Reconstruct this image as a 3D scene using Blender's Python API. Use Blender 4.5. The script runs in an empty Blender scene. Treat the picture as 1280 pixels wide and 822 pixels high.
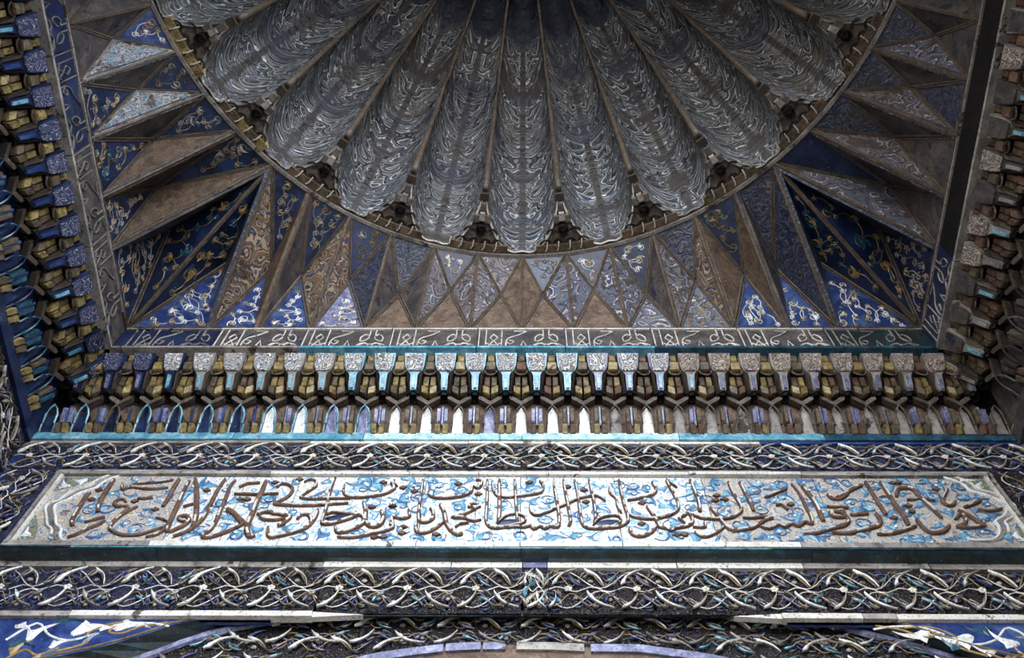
import bpy, bmesh, math, random
from mathutils import Vector, Matrix
rng = random.Random(7)
SC = bpy.context.scene
COL = SC.collection
CAM = {"cx":0.0214,"right":[0.99989,0.006267,0.013456],"up":[-0.000109,-0.903366,0.42887],"fwd":[-0.014843,0.428824,0.903266],"f":1236.07}
STROKES = [[0.0135,-1.507,4.465,-1.513,4.45,-1.512,4.398,-1.51,4.351,-1.505,4.305,-1.49,4.274],[0.015,-1.455,4.547,-1.456,4.503,-1.455,4.453,-1.451,4.404,-1.437,4.351],[0.012,-1.359,4.405,-1.376,4.423,-1.392,4.42,-1.399,4.399,-1.378,4.381,-1.359,4.387,-1.341,4.375,-1.35,4.334,-1.361,4.3,-1.36,4.261,-1.317,4.228,-1.275,4.223,-1.243,4.229,-1.207,4.251,-1.177,4.273],[0.0105,-1.482,4.211,-1.459,4.227,-1.436,4.255,-1.411,4.277,-1.392,4.3],[0.009,-1.459,4.294,-1.436,4.305,-1.401,4.323],[0.0105,-1.414,4.516,-1.399,4.484,-1.371,4.497,-1.305,4.485,-1.243,4.494],[0.0105,-1.328,4.429,-1.3,4.429,-1.277,4.435],[0.009,-1.226,4.318,-1.199,4.309,-1.177,4.295,-1.176,4.262,-1.189,4.229,-1.224,4.212],[0.009,-1.364,4.261,-1.359,4.294,-1.348,4.329,-1.331,4.358,-1.311,4.381],[0.009,-1.37,4.516,-1.332,4.522,-1.283,4.529,-1.24,4.542],[0.0135,-1.221,4.548,-1.223,4.498,-1.221,4.436,-1.225,4.382],[0.0135,-1.181,4.536,-1.181,4.479,-1.178,4.412,-1.176,4.353,-1.171,4.284,-1.167,4.24],[0.015,-1.165,4.555,-1.134,4.467,-1.107,4.376,-1.091,4.307,-1.089,4.273],[0.012,-1.056,4.549,-1.064,4.486,-1.065,4.412,-1.065,4.342,-1.07,4.302,-1.084,4.268,-1.103,4.24,-1.136,4.218],[0.012,-1.018,4.543,-1.026,4.505,-1.023,4.443,-1.021,4.371,-1.019,4.302,-1.025,4.252,-1.039,4.23,-1.034,4.213,-1.005,4.219,-0.971,4.241,-0.938,4.269,-0.92,4.291],[0.018,-1.0,4.371,-0.973,4.348,-0.943,4.314,-0.918,4.285],[0.0165,-0.907,4.537,-0.907,4.48,-0.91,4.419,-0.908,4.354,-0.909,4.302,-0.904,4.258,-0.885,4.22,-0.869,4.225],[0.009,-0.999,4.458,-0.956,4.458,-0.909,4.455,-0.845,4.461],[0.0075,-0.992,4.499,-0.968,4.521,-0.926,4.527],[0.012,-1.12,4.296,-1.141,4.307,-1.15,4.324,-1.127,4.33,-1.11,4.307,-1.118,4.279,-1.139,4.257,-1.157,4.24],[0.012,-0.89,4.337,-0.87,4.354,-0.834,4.349,-0.784,4.331],[0.0075,-0.88,4.337,-0.867,4.314,-0.825,4.308,-0.781,4.32],[0.0105,-0.836,4.269,-0.828,4.231,-0.81,4.215,-0.78,4.231,-0.764,4.242],[0.0075,-1.154,4.382,-1.125,4.4],[0.009,-0.859,4.499,-0.849,4.518,-0.827,4.518,-0.802,4.493,-0.805,4.45,-0.827,4.419,-0.847,4.401,-0.8,4.393,-0.746,4.39,-0.694,4.393,-0.643,4.399,-0.591,4.405],[0.0075,-0.768,4.531,-0.753,4.547,-0.729,4.538,-0.723,4.506,-0.742,4.475,-0.763,4.438,-0.719,4.429,-0.663,4.432,-0.588,4.433],[0.0105,-0.663,4.557,-0.668,4.5,-0.666,4.438,-0.663,4.379,-0.663,4.321,-0.661,4.292,-0.636,4.287,-0.598,4.304,-0.555,4.333,-0.584,4.344,-0.634,4.352,-0.656,4.338],[0.009,-0.623,4.513,-0.62,4.475,-0.601,4.445,-0.561,4.439,-0.509,4.448,-0.468,4.464,-0.443,4.495,-0.458,4.526,-0.449,4.545],[0.012,-0.841,4.343,-0.813,4.343,-0.775,4.326,-0.791,4.292,-0.804,4.275],[0.012,-0.748,4.314,-0.739,4.337,-0.715,4.338,-0.698,4.303,-0.708,4.27,-0.743,4.242,-0.78,4.226,-0.811,4.215],[0.012,-0.689,4.367,-0.691,4.32,-0.702,4.275],[0.012,-0.614,4.276,-0.601,4.243,-0.569,4.248,-0.536,4.276,-0.522,4.299,-0.531,4.333,-0.552,4.338],[0.015,-0.539,4.409,-0.525,4.362,-0.52,4.31,-0.495,4.276,-0.469,4.282,-0.46,4.322,-0.472,4.362],[0.009,-0.433,4.327,-0.432,4.288,-0.42,4.271,-0.447,4.249,-0.492,4.232,-0.543,4.216,-0.597,4.216],[0.0084,-0.435,4.507,-0.456,4.532,-0.447,4.488,-0.477,4.464],[0.0108,-0.349,4.546,-0.346,4.483,-0.346,4.41,-0.343,4.339,-0.336,4.305,-0.312,4.3,-0.293,4.322,-0.297,4.363,-0.308,4.374],[0.009,-0.322,4.495,-0.319,4.458,-0.296,4.44,-0.253,4.437,-0.204,4.449,-0.174,4.471,-0.168,4.508,-0.146,4.496,-0.137,4.54,-0.159,4.546],[0.0102,-0.449,4.249,-0.421,4.271,-0.432,4.322,-0.421,4.327,-0.392,4.319,-0.373,4.333,-0.38,4.368],[0.0108,-0.254,4.306,-0.275,4.272,-0.307,4.244,-0.337,4.244,-0.346,4.272,-0.345,4.294],[0.0135,-0.275,4.398,-0.258,4.357,-0.247,4.3,-0.227,4.256,-0.205,4.234,-0.189,4.239],[0.0108,-0.138,4.393,-0.163,4.405,-0.176,4.387,-0.152,4.381,-0.138,4.39,-0.168,4.363,-0.198,4.34,-0.228,4.328,-0.19,4.323,-0.155,4.306,-0.131,4.312],[0.0072,-0.214,4.272,-0.202,4.289,-0.172,4.298],[0.0108,-0.119,4.547,-0.116,4.465,-0.115,4.381,-0.114,4.306,-0.099,4.273,-0.079,4.267,-0.045,4.271],[0.0084,-0.101,4.54,-0.095,4.484,-0.08,4.45,-0.055,4.441,-0.029,4.441],[0.0126,-0.076,4.547,-0.073,4.441,-0.071,4.364,-0.073,4.301],[0.0102,-0.046,4.268,-0.012,4.273,0.015,4.273,0.035,4.282,0.045,4.263,0.065,4.279,0.082,4.266,0.099,4.279,0.123,4.274,0.13,4.308,0.129,4.365,0.124,4.442,0.118,4.503,0.118,4.548],[0.0102,-0.021,4.547,-0.018,4.472,-0.014,4.382,-0.008,4.29],[0.0066,-0.077,4.29,-0.051,4.329,-0.02,4.344,0.008,4.335,0.018,4.313,0.001,4.29,-0.07,4.267],[0.0084,-0.042,4.44,-0.032,4.441,0.021,4.454,0.071,4.472,0.079,4.516,0.068,4.541],[0.0072,0.032,4.394,0.035,4.358,0.052,4.338,0.083,4.35,0.119,4.376,0.154,4.4,0.194,4.43,0.234,4.448,0.269,4.449,0.292,4.419],[0.0102,0.152,4.548,0.157,4.473,0.164,4.382,0.168,4.313,0.16,4.28],[0.0096,0.192,4.548,0.199,4.454,0.202,4.371,0.205,4.302,0.217,4.274,0.244,4.266,0.284,4.269,0.326,4.283],[0.0096,0.243,4.548,0.249,4.473,0.253,4.395,0.253,4.337,0.246,4.302],[0.0066,0.241,4.283,0.264,4.319,0.303,4.337,0.333,4.331,0.334,4.303,0.309,4.28,0.257,4.269],[0.0096,0.29,4.269,0.324,4.275,0.357,4.303,0.361,4.343,0.355,4.395,0.351,4.473,0.349,4.549],[0.0078,0.311,4.504,0.312,4.467,0.33,4.437,0.331,4.395,0.341,4.354],[0.0084,0.368,4.425,0.408,4.437,0.452,4.455,0.474,4.486,0.465,4.536],[0.012,0.431,4.39,0.444,4.355,0.456,4.309,0.462,4.276,0.478,4.27],[0.0096,0.364,4.343,0.39,4.326,0.437,4.32,0.483,4.332,0.52,4.355,0.539,4.39,0.534,4.456,0.523,4.511,0.517,4.549],[0.006,0.517,4.549,0.548,4.505],[0.012,0.454,4.287,0.429,4.248,0.393,4.226,0.368,4.237,0.361,4.27],[0.0102,0.478,4.27,0.497,4.254,0.512,4.27,0.554,4.282,0.575,4.31,0.568,4.355,0.549,4.338,0.533,4.326,0.546,4.298],[0.0114,0.601,4.55,0.608,4.481,0.612,4.414,0.607,4.361],[0.0084,0.58,4.344,0.602,4.327,0.635,4.321,0.676,4.322,0.726,4.345],[0.0108,0.646,4.385,0.667,4.327,0.681,4.277,0.708,4.255],[0.009,0.676,4.282,0.651,4.255,0.613,4.227,0.586,4.227,0.573,4.249],[0.0072,0.57,4.276,0.611,4.276,0.612,4.304],[0.0096,0.735,4.538,0.738,4.481,0.749,4.409,0.748,4.368,0.714,4.333,0.675,4.322],[0.0102,0.774,4.538,0.782,4.469,0.788,4.409,0.79,4.368],[0.0108,0.668,4.321,0.676,4.293,0.701,4.26,0.738,4.266,0.771,4.277,0.816,4.317,0.846,4.328],[0.0072,0.744,4.328,0.781,4.328,0.83,4.334],[0.009,0.792,4.283,0.819,4.267,0.854,4.289,0.875,4.278,0.899,4.295,0.92,4.284,0.946,4.306,0.967,4.295,0.974,4.334,0.971,4.392,0.968,4.464,0.955,4.526],[0.0096,0.844,4.445,0.885,4.47,0.93,4.498],[0.0138,0.988,4.513,1.002,4.458,1.01,4.392,1.009,4.312],[0.0102,0.926,4.24,0.967,4.245,1.02,4.268,1.067,4.29,1.088,4.301],[0.0108,1.064,4.464,1.075,4.44,1.103,4.44,1.137,4.471],[0.0102,1.044,4.392,1.068,4.393,1.113,4.387],[0.0102,1.043,4.363,1.049,4.335,1.086,4.335,1.089,4.369,1.06,4.363],[0.0078,0.872,4.398,0.891,4.404,0.905,4.374],[0.0114,1.09,4.446,1.123,4.468,1.17,4.504,1.201,4.523],[0.0114,1.218,4.542,1.221,4.469,1.224,4.398,1.228,4.347],[0.0149,1.271,4.542,1.276,4.478,1.278,4.407,1.285,4.339,1.283,4.289],[0.0114,1.067,4.363,1.085,4.355,1.095,4.321,1.071,4.288,1.027,4.272],[0.0123,1.108,4.346,1.139,4.351,1.17,4.355],[0.0132,1.02,4.248,1.079,4.248,1.145,4.273,1.184,4.289,1.2,4.322,1.196,4.355],[0.0105,1.164,4.241,1.214,4.245,1.271,4.269,1.306,4.286],[0.0132,1.298,4.451,1.318,4.496,1.353,4.505,1.373,4.487,1.375,4.451,1.394,4.39,1.407,4.331],[0.0088,1.328,4.433,1.381,4.438,1.419,4.43],[0.0123,1.32,4.323,1.325,4.282,1.343,4.25,1.385,4.258,1.417,4.29],[0.0105,1.49,4.497,1.458,4.452,1.445,4.417,1.463,4.399,1.489,4.425],[0.0105,1.506,4.391,1.557,4.417,1.579,4.435],[0.0088,1.548,4.383,1.578,4.37,1.629,4.383],[0.0132,1.479,4.374,1.505,4.34,1.525,4.291],[0.0123,1.449,4.323,1.474,4.348,1.487,4.332,1.469,4.299,1.438,4.282,1.497,4.282,1.53,4.291,1.535,4.315]]
DOTS = [[-1.245,4.364],[-1.483,4.478],[-1.486,4.422],[-1.365,4.513],[-1.332,4.411],[-1.102,4.479],[-0.97,4.425],[-0.946,4.425],[-0.872,4.527],[-0.795,4.283],[-0.487,4.529],[-0.507,4.382],[-0.437,4.388],[-0.475,4.216],[-0.446,4.217],[-0.79,4.547],[-0.871,4.527],[-0.413,4.498],[-0.371,4.476],[-0.437,4.388],[-0.221,4.521],[-0.387,4.271],[-0.388,4.238],[-0.275,4.231],[-0.146,4.459],[0.03,4.531],[0.222,4.485],[0.225,4.415],[0.165,4.504],[0.416,4.41],[0.51,4.232],[0.537,4.235],[0.679,4.456],[0.67,4.426],[0.703,4.432],[0.403,4.292],[0.922,4.404],[0.701,4.432],[1.31,4.533],[1.332,4.537],[1.449,4.497],[1.319,4.364],[1.321,4.399],[1.248,4.33]]
EYES = [[-0.043,4.305],[0.29,4.304],[-0.616,4.327]]
CUSPL = [[-1.444,4.568],[-1.483,4.534],[-1.5,4.493],[-1.539,4.465],[-1.568,4.422],[-1.599,4.386],[-1.572,4.328],[-1.549,4.282],[-1.524,4.26],[-1.508,4.216],[-1.477,4.191],[-1.402,4.187]]
CUSPR = [[1.503,4.571],[1.552,4.534],[1.565,4.488],[1.599,4.47],[1.636,4.435],[1.651,4.4],[1.624,4.349],[1.58,4.316],[1.577,4.283],[1.559,4.243],[1.523,4.215],[1.445,4.213]]
JOINTS = [-1.395,-1.167,-0.98,-0.786,-0.662,-0.335,-0.152,-0.0,0.331,0.642,1.038,1.268]
MID = [[0.0935,1.7659,5.68],[0.3226,1.753,5.7],[0.5538,1.7681,5.68],[0.777,1.71,5.7],[0.9965,1.6931,5.72],[1.1291,1.6624,5.74],[1.3235,1.6394,5.77],[1.5759,1.4714,5.78],[1.6101,1.2958,5.78],[1.5836,1.0765,5.77],[1.6182,0.8656,5.76],[1.678,0.6556,5.75]]
BX = [0,0.2195,0.4504,0.668,0.9005,1.1216,1.329]
BY = [1.426,1.215,0.975,0.76,0.541]
Q_W = 1.8872
Q_e = 0.2011
Q_zc0 = 4.8214
Q_zk0 = 5.1945
Q_zk1 = 5.3829
Q_zp0 = 4.1668
Q_zp1 = 4.6064
Q_Wp = 1.6793
Q_h = 5.8518
Q_R = 1.5982
Q_yc = 0.0438
ARCHO = [[-1.46,3.682],[-1.326,3.733],[-1.214,3.771],[-1.106,3.821],[-1.027,3.869],[-0.93,3.895],[-0.768,3.905],[0.815,3.915],[0.98,3.909],[1.117,3.893],[1.193,3.843],[1.288,3.795],[1.368,3.764],[1.443,3.73]]
ARCHI = [[-1.329,3.67],[-1.102,3.786],[-0.98,3.863],[-0.86,3.918],[-0.746,3.944],[-0.613,3.951],[0.76,3.964],[0.88,3.958],[0.949,3.944],[1.048,3.897],[1.168,3.847],[1.257,3.803],[1.447,3.714]]
RINGP = [[[-0.485,3.771],[-0.416,3.794],[-0.32,3.814],[-0.223,3.831]],[[-0.216,3.833],[-0.114,3.84]],[[-0.107,3.84],[-0.041,3.841]],[[-0.008,3.841],[0.096,3.84],[0.19,3.834]],[[0.209,3.834],[0.353,3.833],[0.515,3.804],[0.604,3.782]]]
KZ = [[430.0,2.0254],[441.0,1.9809],[452.0,1.9378],[463.0,1.8963],[470.0,1.8706],[482.0,1.8278],[492.0,1.7933],[500.0,1.7665],[507.0,1.7435],[515.0,1.7178],[528.0,1.6773],[545.0,1.6266],[560.0,1.5838]]
ZT0 = 4.7844
ZT1 = 4.6062
ZT2 = 4.5704
ZT3 = 4.1903
ZL0 = 4.1481
ZL1 = 4.1144
ZL2 = 3.915
ZL3 = 3.8891

# ------------------------------------------------------------------ camera
cam_d = bpy.data.cameras.new('camera'); cam = bpy.data.objects.new('camera', cam_d); COL.objects.link(cam)
cam_d.sensor_fit = 'HORIZONTAL'; cam_d.sensor_width = 36.0
cam_d.lens = CAM['f'] * 36.0 / 1280.0
cam_d.clip_start = 0.02
r_, u_, f_ = (Vector(CAM[k]) for k in ('right', 'up', 'fwd'))
m3 = Matrix((r_, u_, -f_)).transposed()
cam.matrix_world = Matrix.Translation((CAM['cx'], 0, 1.6)) @ m3.to_4x4()
SC.camera = cam
# ------------------------------------------------------------------ light
world = bpy.data.worlds.new('sky'); SC.world = world; world.use_nodes = True
wn = world.node_tree; bg = wn.nodes['Background']
bg.inputs['Color'].default_value = (0.80, 0.88, 1.0, 1); bg.inputs['Strength'].default_value = 1.0
sun_d = bpy.data.lights.new('sun', 'SUN'); sun = bpy.data.objects.new('sun', sun_d); COL.objects.link(sun)
sun_d.energy = 5.0; sun_d.angle = 0.01; sun_d.color = (1.0, 0.95, 0.86)
sun.rotation_euler = (math.radians(-40), math.radians(14), 0)
vs = SC.view_settings
vs.view_transform = 'Standard'; vs.look = 'None'; vs.gamma = 1.0; vs.use_curve_mapping = False
vs.exposure = 3.25
# ------------------------------------------------------------------ materials
def s2l(c):
    return tuple(((v / 255.0) / 12.92 if v / 255.0 <= 0.04045 else ((v / 255.0 + 0.055) / 1.055) ** 2.4) for v in c) + (1.0,)
class NT:
    def __init__(s, name):
        s.m = bpy.data.materials.new(name); s.m.use_nodes = True
        s.t = s.m.node_tree; s.t.nodes.clear()
        s.out = s.n('ShaderNodeOutputMaterial'); s.p = s.n('ShaderNodeBsdfPrincipled')
        s.l(s.p.outputs[0], s.out.inputs[0])
    def n(s, t, **k):
        x = s.t.nodes.new(t)
        for a, b in k.items(): setattr(x, a, b)
        return x
    def l(s, a, b): s.t.links.new(a, b)
    def val(s, sock, v):
        if hasattr(v, 'is_output'): s.l(v, sock)
        else: sock.default_value = v
    def math(s, op, a, b=None, c=None):
        x = s.n('ShaderNodeMath', operation=op); s.val(x.inputs[0], a)
        if b is not None: s.val(x.inputs[1], b)
        if c is not None: s.val(x.inputs[2], c)
        return x.outputs[0]
    def vec(s, rand=True):
        tc = s.n('ShaderNodeTexCoord'); o = tc.outputs['Object']
        if rand:
            oi = s.n('ShaderNodeObjectInfo'); x = s.n('ShaderNodeVectorMath', operation='MULTIPLY_ADD')
            cb = s.n('ShaderNodeCombineXYZ')
            for i, k in enumerate((13.7, 7.1, 21.3)): s.l(s.math('MULTIPLY', oi.outputs['Random'], k), cb.inputs[i])
            x2 = s.n('ShaderNodeVectorMath', operation='ADD'); s.l(o, x2.inputs[0]); s.l(cb.outputs[0], x2.inputs[1])
            return x2.outputs[0]
        return o
    def noise(s, v, sc, det=4, rough=0.6, dist=0.0, col=False):
        x = s.n('ShaderNodeTexNoise'); s.l(v, x.inputs['Vector']); x.inputs['Scale'].default_value = sc
        x.inputs['Detail'].default_value = det; x.inputs['Roughness'].default_value = rough; x.inputs['Distortion'].default_value = dist
        return x.outputs['Color' if col else 'Fac']
    def ramp(s, f, stops, interp='LINEAR'):
        x = s.n('ShaderNodeValToRGB'); cr = x.color_ramp; cr.interpolation = interp
        while len(cr.elements) < len(stops): cr.elements.new(0.5)
        for e, (p, c) in zip(cr.elements, sorted(stops, key=lambda q: q[0])):
            e.position = p; e.color = s2l(c) if max(c) > 1.0 or len(c) == 3 else c
        s.l(f, x.inputs[0]); return x.outputs[0]
    def mix(s, f, a, b, mode='MIX'):
        x = s.n('ShaderNodeMix', data_type='RGBA', blend_type=mode)
        s.val(x.inputs[0], f)
        for k, v in ((6, a), (7, b)):
            if isinstance(v, tuple): x.inputs[k].default_value = s2l(v)
            else: s.l(v, x.inputs[k])
        return x.outputs[2]
    def mask(s, f, lo, hi):
        x = s.n('ShaderNodeMapRange'); x.interpolation_type = 'SMOOTHSTEP'; s.l(f, x.inputs[0]); x.inputs[1].default_value = lo; x.inputs[2].default_value = hi
        return x.outputs[0]
    def bump(s, h, st=0.4, dist=0.004):
        x = s.n('ShaderNodeBump'); x.inputs['Strength'].default_value = st; x.inputs['Distance'].default_value = dist
        s.l(h, x.inputs['Height']); s.l(x.outputs[0], s.p.inputs['Normal']); return x
    def fin(s, col, rough, spec=0.5):
        if isinstance(col, tuple): s.p.inputs['Base Color'].default_value = s2l(col)
        else: s.l(col, s.p.inputs['Base Color'])
        s.val(s.p.inputs['Roughness'], rough); s.p.inputs['Specular IOR Level'].default_value = spec
        return s.m

def glaze(name, cols, sc=14, rough=0.28, wear=None, bst=0.5, bsc=70, spec=0.6, bd=0.004):
    t = NT(name); v = t.vec()
    n1 = t.noise(v, sc, 5, 0.65, 0.6)
    k = len(cols)
    c = t.ramp(n1, [(0.28 + 0.44 * i / max(1, k - 1), q) for i, q in enumerate(cols)])
    rg = rough
    if wear:
        wc, lo, wsc = wear
        n2 = t.noise(v, wsc, 7, 0.72, 0.3); mk = t.mask(n2, lo, lo + 0.05)
        wcol = t.mix(t.noise(v, wsc * 5, 4), wc, tuple(int(q * 0.55) for q in wc))
        c = t.mix(mk, c, wcol); rg = t.math('MULTIPLY_ADD', mk, 0.8 - rough, rough)
    fine = t.noise(v, bsc * 1.6, 4, 0.75, 0.4)
    c = t.mix(t.math('MULTIPLY', t.mask(fine, 0.54, 0.64), 0.7), c, tuple(int(q * 0.4) for q in cols[0]))
    c = t.mix(t.mask(t.noise(v, bsc * 0.9, 5, 0.8), 0.62, 0.68), c, tuple(min(235, int(q * 0.5 + 95)) for q in cols[-1]))
    t.bump(t.noise(v, bsc, 4, 0.7), bst, bd)
    return t.fin(c, rg, spec)

def arabesque(name, bands, sc=9, k=7.0, rough=0.35, uv=False, wear=None, bst=0.7, spec=0.5, dark=None, squeeze=1.0, bd=0.006):
    """nested scrolling contour bands of coloured glaze, relief following the same contours"""
    t = NT(name)
    if uv:
        tc = t.n('ShaderNodeTexCoord'); oi = t.n('ShaderNodeObjectInfo')
        sp = t.n('ShaderNodeSeparateXYZ'); t.l(tc.outputs['UV'], sp.inputs[0])
        cb = t.n('ShaderNodeCombineXYZ'); t.l(sp.outputs[0], cb.inputs[0])
        t.l(t.math('MULTIPLY_ADD', sp.outputs[1], squeeze, t.math('MULTIPLY', oi.outputs['Random'], 9.0)), cb.inputs[1])
        t.l(t.math('MULTIPLY', oi.outputs['Random'], 1.3), cb.inputs[2]); v = cb.outputs[0]
    else: v = t.vec()
    n1 = t.noise(v, sc, 2.0, 0.5, 1.1)
    vo = t.n('ShaderNodeTexVoronoi'); t.l(v, vo.inputs['Vector']); vo.inputs['Scale'].default_value = sc * 1.15
    f = t.math('FRACT', t.math('ADD', t.math('MULTIPLY', n1, k), t.math('MULTIPLY', vo.outputs['Distance'], 2.1)))
    tot = sum(w for w, _ in bands); p = 0; st = []
    for w, c in bands: st.append((p / tot, c)); p += w
    c = t.ramp(f, st, 'CONSTANT')
    n3 = t.noise(v, sc * 0.35, 4, 0.6)
    rg = rough
    if wear:
        wc, lo, wsc = wear
        n2 = t.noise(v, wsc, 7, 0.7, 0.4); mk = t.mask(n2, lo, lo + 0.06)
        c = t.mix(mk, c, t.mix(t.noise(v, wsc * 6, 4), wc, tuple(int(q * 0.5) for q in wc)))
        rg = t.math('MULTIPLY_ADD', mk, 0.75 - rough, rough)
    if uv:
        c = t.mix(t.mask(sp.outputs[0], 0.075, 0.035), c, t.mix(t.noise(v, 3.0, 4), (30, 28, 30), (84, 78, 74)))
        tv = t.mask(sp.outputs[1], 11.6, 12.3)
        c = t.mix(tv, c, t.mix(t.noise(v, 2.2, 4), (14, 17, 34), (38, 44, 70)))
    if dark: c = t.mix(t.mask(n3, 0.52, 0.62), c, t.mix(0.65, c, dark))
    h = t.math('ADD', t.math('MULTIPLY', t.math('PINGPONG', f, 0.5), 1.2), t.noise(v, sc * 9, 3, 0.7))
    t.bump(h, bst, bd)
    return t.fin(c, rg, spec)

M = {}
WHITE = (236, 236, 230); CREAM = (214, 200, 178); NAVY = (24, 34, 92); BLUE = (44, 66, 150); TURQ = (70, 160, 190); TEAL = (30, 84, 110)
TAN = (150, 122, 92); BROWN = (98, 80, 66); DARK = (38, 32, 28); GREY = (128, 126, 128); LILAC = (128, 128, 178)
M['stone'] = glaze('grey_stone', [(96, 92, 90), (150, 144, 138), (192, 184, 174)], 10, 0.6, ((84, 72, 62), 0.56, 6), 0.6, 60, 0.3)
M['pale'] = glaze('pale_marble', [(190, 182, 170), (230, 225, 214), (243, 241, 236)], 9, 0.35, ((120, 96, 74), 0.60, 9), 0.4, 60, 0.5)
M['plaster'] = glaze('worn_brown_plaster', [(62, 52, 46), (112, 94, 80), (146, 124, 106)], 16, 0.7, ((158, 144, 130), 0.58, 26), 1.0, 80, 0.2)
M['plaster_dark'] = glaze('dark_dirty_shaded_plaster', [(42, 40, 44), (78, 72, 72), (116, 106, 98)], 14, 0.55, ((58, 60, 82), 0.56, 11), 1.0, 80, 0.35)  # dirty plaster; on the back lozenge halves its dark tone stands for shade
M['ground_stone'] = glaze('paving_stone', [(104, 102, 100), (128, 124, 120)], 2, 0.8, None, 0.2, 20, 0.2)
M['masonry'] = glaze('marble_masonry', [(150, 142, 132), (186, 178, 166)], 3, 0.7, None, 0.3, 20, 0.2)
M['core'] = glaze('wall_core', [(60, 52, 46), (82, 72, 64)], 8, 0.8, None, 0.4, 50, 0.2)
M['outline_blue'] = glaze('blue_line_glaze', [(52, 84, 130), (84, 122, 164), (116, 156, 188)], 30, 0.25, None, 0.3, 70, 0.6)
M['letter_dim'] = glaze('faint_letter_glaze', [(84, 82, 86), (120, 116, 112), (140, 134, 126)], 20, 0.4, None, 0.4, 60, 0.4)  # fainter grey for the left band letters
M['dark_hole'] = glaze('recess_shade_and_dark_band', [(14, 12, 12), (30, 26, 24)], 30, 0.8, None, 0.6, 90, 0.2)  # near-black: shade of the recesses put into the colour; dark band tiles share it
M['navy'] = glaze('navy_glaze', [(14, 19, 36), (27, 39, 74), (46, 66, 106)], 12, 0.3, ((70, 64, 66), 0.64, 12), 0.35, 60, 0.45)
M['blue'] = glaze('cobalt_glaze', [(26, 36, 78), (46, 66, 126), (88, 116, 158)], 12, 0.3, ((92, 84, 84), 0.64, 12), 0.35, 60, 0.45)
M['teal'] = glaze('teal_glaze', [(24, 48, 66), (40, 80, 100), (66, 116, 132)], 16, 0.25, ((80, 70, 64), 0.62, 14), 0.35, 60, 0.7)
M['dark_teal'] = glaze('dark_teal_glaze', [(24, 34, 36), (36, 48, 50), (44, 84, 100)], 22, 0.3, ((60, 50, 42), 0.60, 10), 0.4, 70, 0.6)
M['turquoise'] = glaze('turquoise_glaze', [(58, 120, 150), (104, 168, 190), (176, 214, 222)], 16, 0.22, ((110, 96, 84), 0.62, 14), 0.3, 60, 0.7)
M['white'] = glaze('white_glaze', [(206, 204, 196), (242, 242, 238), (250, 250, 248)], 20, 0.25, ((150, 128, 104), 0.66, 24), 0.25, 70, 0.6)
M['gold'] = glaze('yellow_glaze', [(80, 68, 46), (146, 126, 80), (196, 174, 112)], 40, 0.35, ((92, 76, 60), 0.58, 30), 0.6, 90, 0.5)
M['gold_dull'] = glaze('dulled_yellow_glaze', [(62, 54, 46), (102, 88, 70), (136, 120, 90)], 40, 0.5, ((88, 76, 64), 0.55, 30), 0.6, 90, 0.4)
M['lilac'] = glaze('lilac_glaze', [(84, 86, 112), (120, 122, 156), (176, 180, 204)], 26, 0.25, ((96, 88, 84), 0.62, 20), 0.4, 70, 0.6)
M['brown'] = glaze('bare_terracotta', [(70, 50, 40), (108, 82, 68), (134, 108, 90)], 40, 0.7, ((168, 150, 132), 0.66, 40), 0.8, 110, 0.3)
M['ice'] = glaze('icy_turquoise_glaze', [(110, 176, 196), (184, 222, 230), (236, 244, 244)], 18, 0.2, ((110, 96, 84), 0.64, 14), 0.3, 70, 0.7)
M['white_vine'] = M['white']
M['gold_vine'] = glaze('ochre_glaze', [(120, 96, 60), (168, 138, 84), (190, 166, 110)], 30, 0.3, None, 0.3, 70, 0.5)
M['ochre_dull'] = glaze('dull_ochre_glaze', [(88, 76, 48), (128, 108, 60), (140, 124, 80)], 30, 0.4, None, 0.3, 70, 0.5)
M['sky_leaf'] = glaze('pale_blue_glaze', [(72, 126, 156), (120, 176, 200), (172, 214, 224)], 30, 0.22, ((210, 214, 214), 0.63, 30), 0.3, 70, 0.7)
M['frieze_ground'] = arabesque('carved_frieze_ground', [(1.2, (24, 20, 18)), (.5, (58, 52, 50)), (1.4, (18, 15, 14)), (.4, (110, 106, 110)), (1.2, (32, 27, 25)), (.3, (60, 72, 104)), (1, (22, 18, 17)), (.4, (140, 132, 124))], 20, 5, 0.6, bst=0.9, spec=0.12)
M['frieze_blue'] = arabesque('carved_blue_frieze_ground', [(1.2, (26, 26, 44)), (.6, (44, 56, 120)), (1.4, (24, 22, 28)), (.4, (90, 100, 150)), (1.2, (30, 34, 70)), (.3, (120, 112, 104))], 24, 5, 0.4, bst=0.9, spec=0.4)
M['panel_ground'] = arabesque('inscription_ground', [(2.2, (236, 228, 216)), (.35, (70, 116, 190)), (.9, (140, 200, 226)), (.3, (74, 120, 190)), (2.4, (240, 234, 224)), (.3, (150, 120, 100)), (1.6, (230, 220, 204)), (.4, (120, 180, 220))], 13, 4.6, 0.25, wear=((140, 120, 104), 0.64, 14), bst=0.45, spec=0.6)
M['panel_worn_dim'] = arabesque('worn_dimmed_inscription_ground', [(2.2, (200, 187, 168)), (.4, (64, 100, 160)), (.8, (110, 160, 196)), (.3, (70, 106, 164)), (2.4, (208, 196, 178)), (.4, (120, 98, 84)), (1.6, (190, 176, 158)), (.4, (96, 146, 186))], 13, 4.6, 0.28, wear=((130, 112, 100), 0.60, 14), bst=0.5, spec=0.6)  # worn cream ground, with dimmer light at the panel ends put into the colour
M['olive_ground'] = arabesque('olive_and_blue_ground', [(1.2, (70, 100, 130)), (.4, (206, 206, 196)), (1, (130, 132, 70)), (.4, (60, 84, 150)), (1, (150, 146, 96))], 16, 5, 0.3, bst=0.5)
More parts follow.
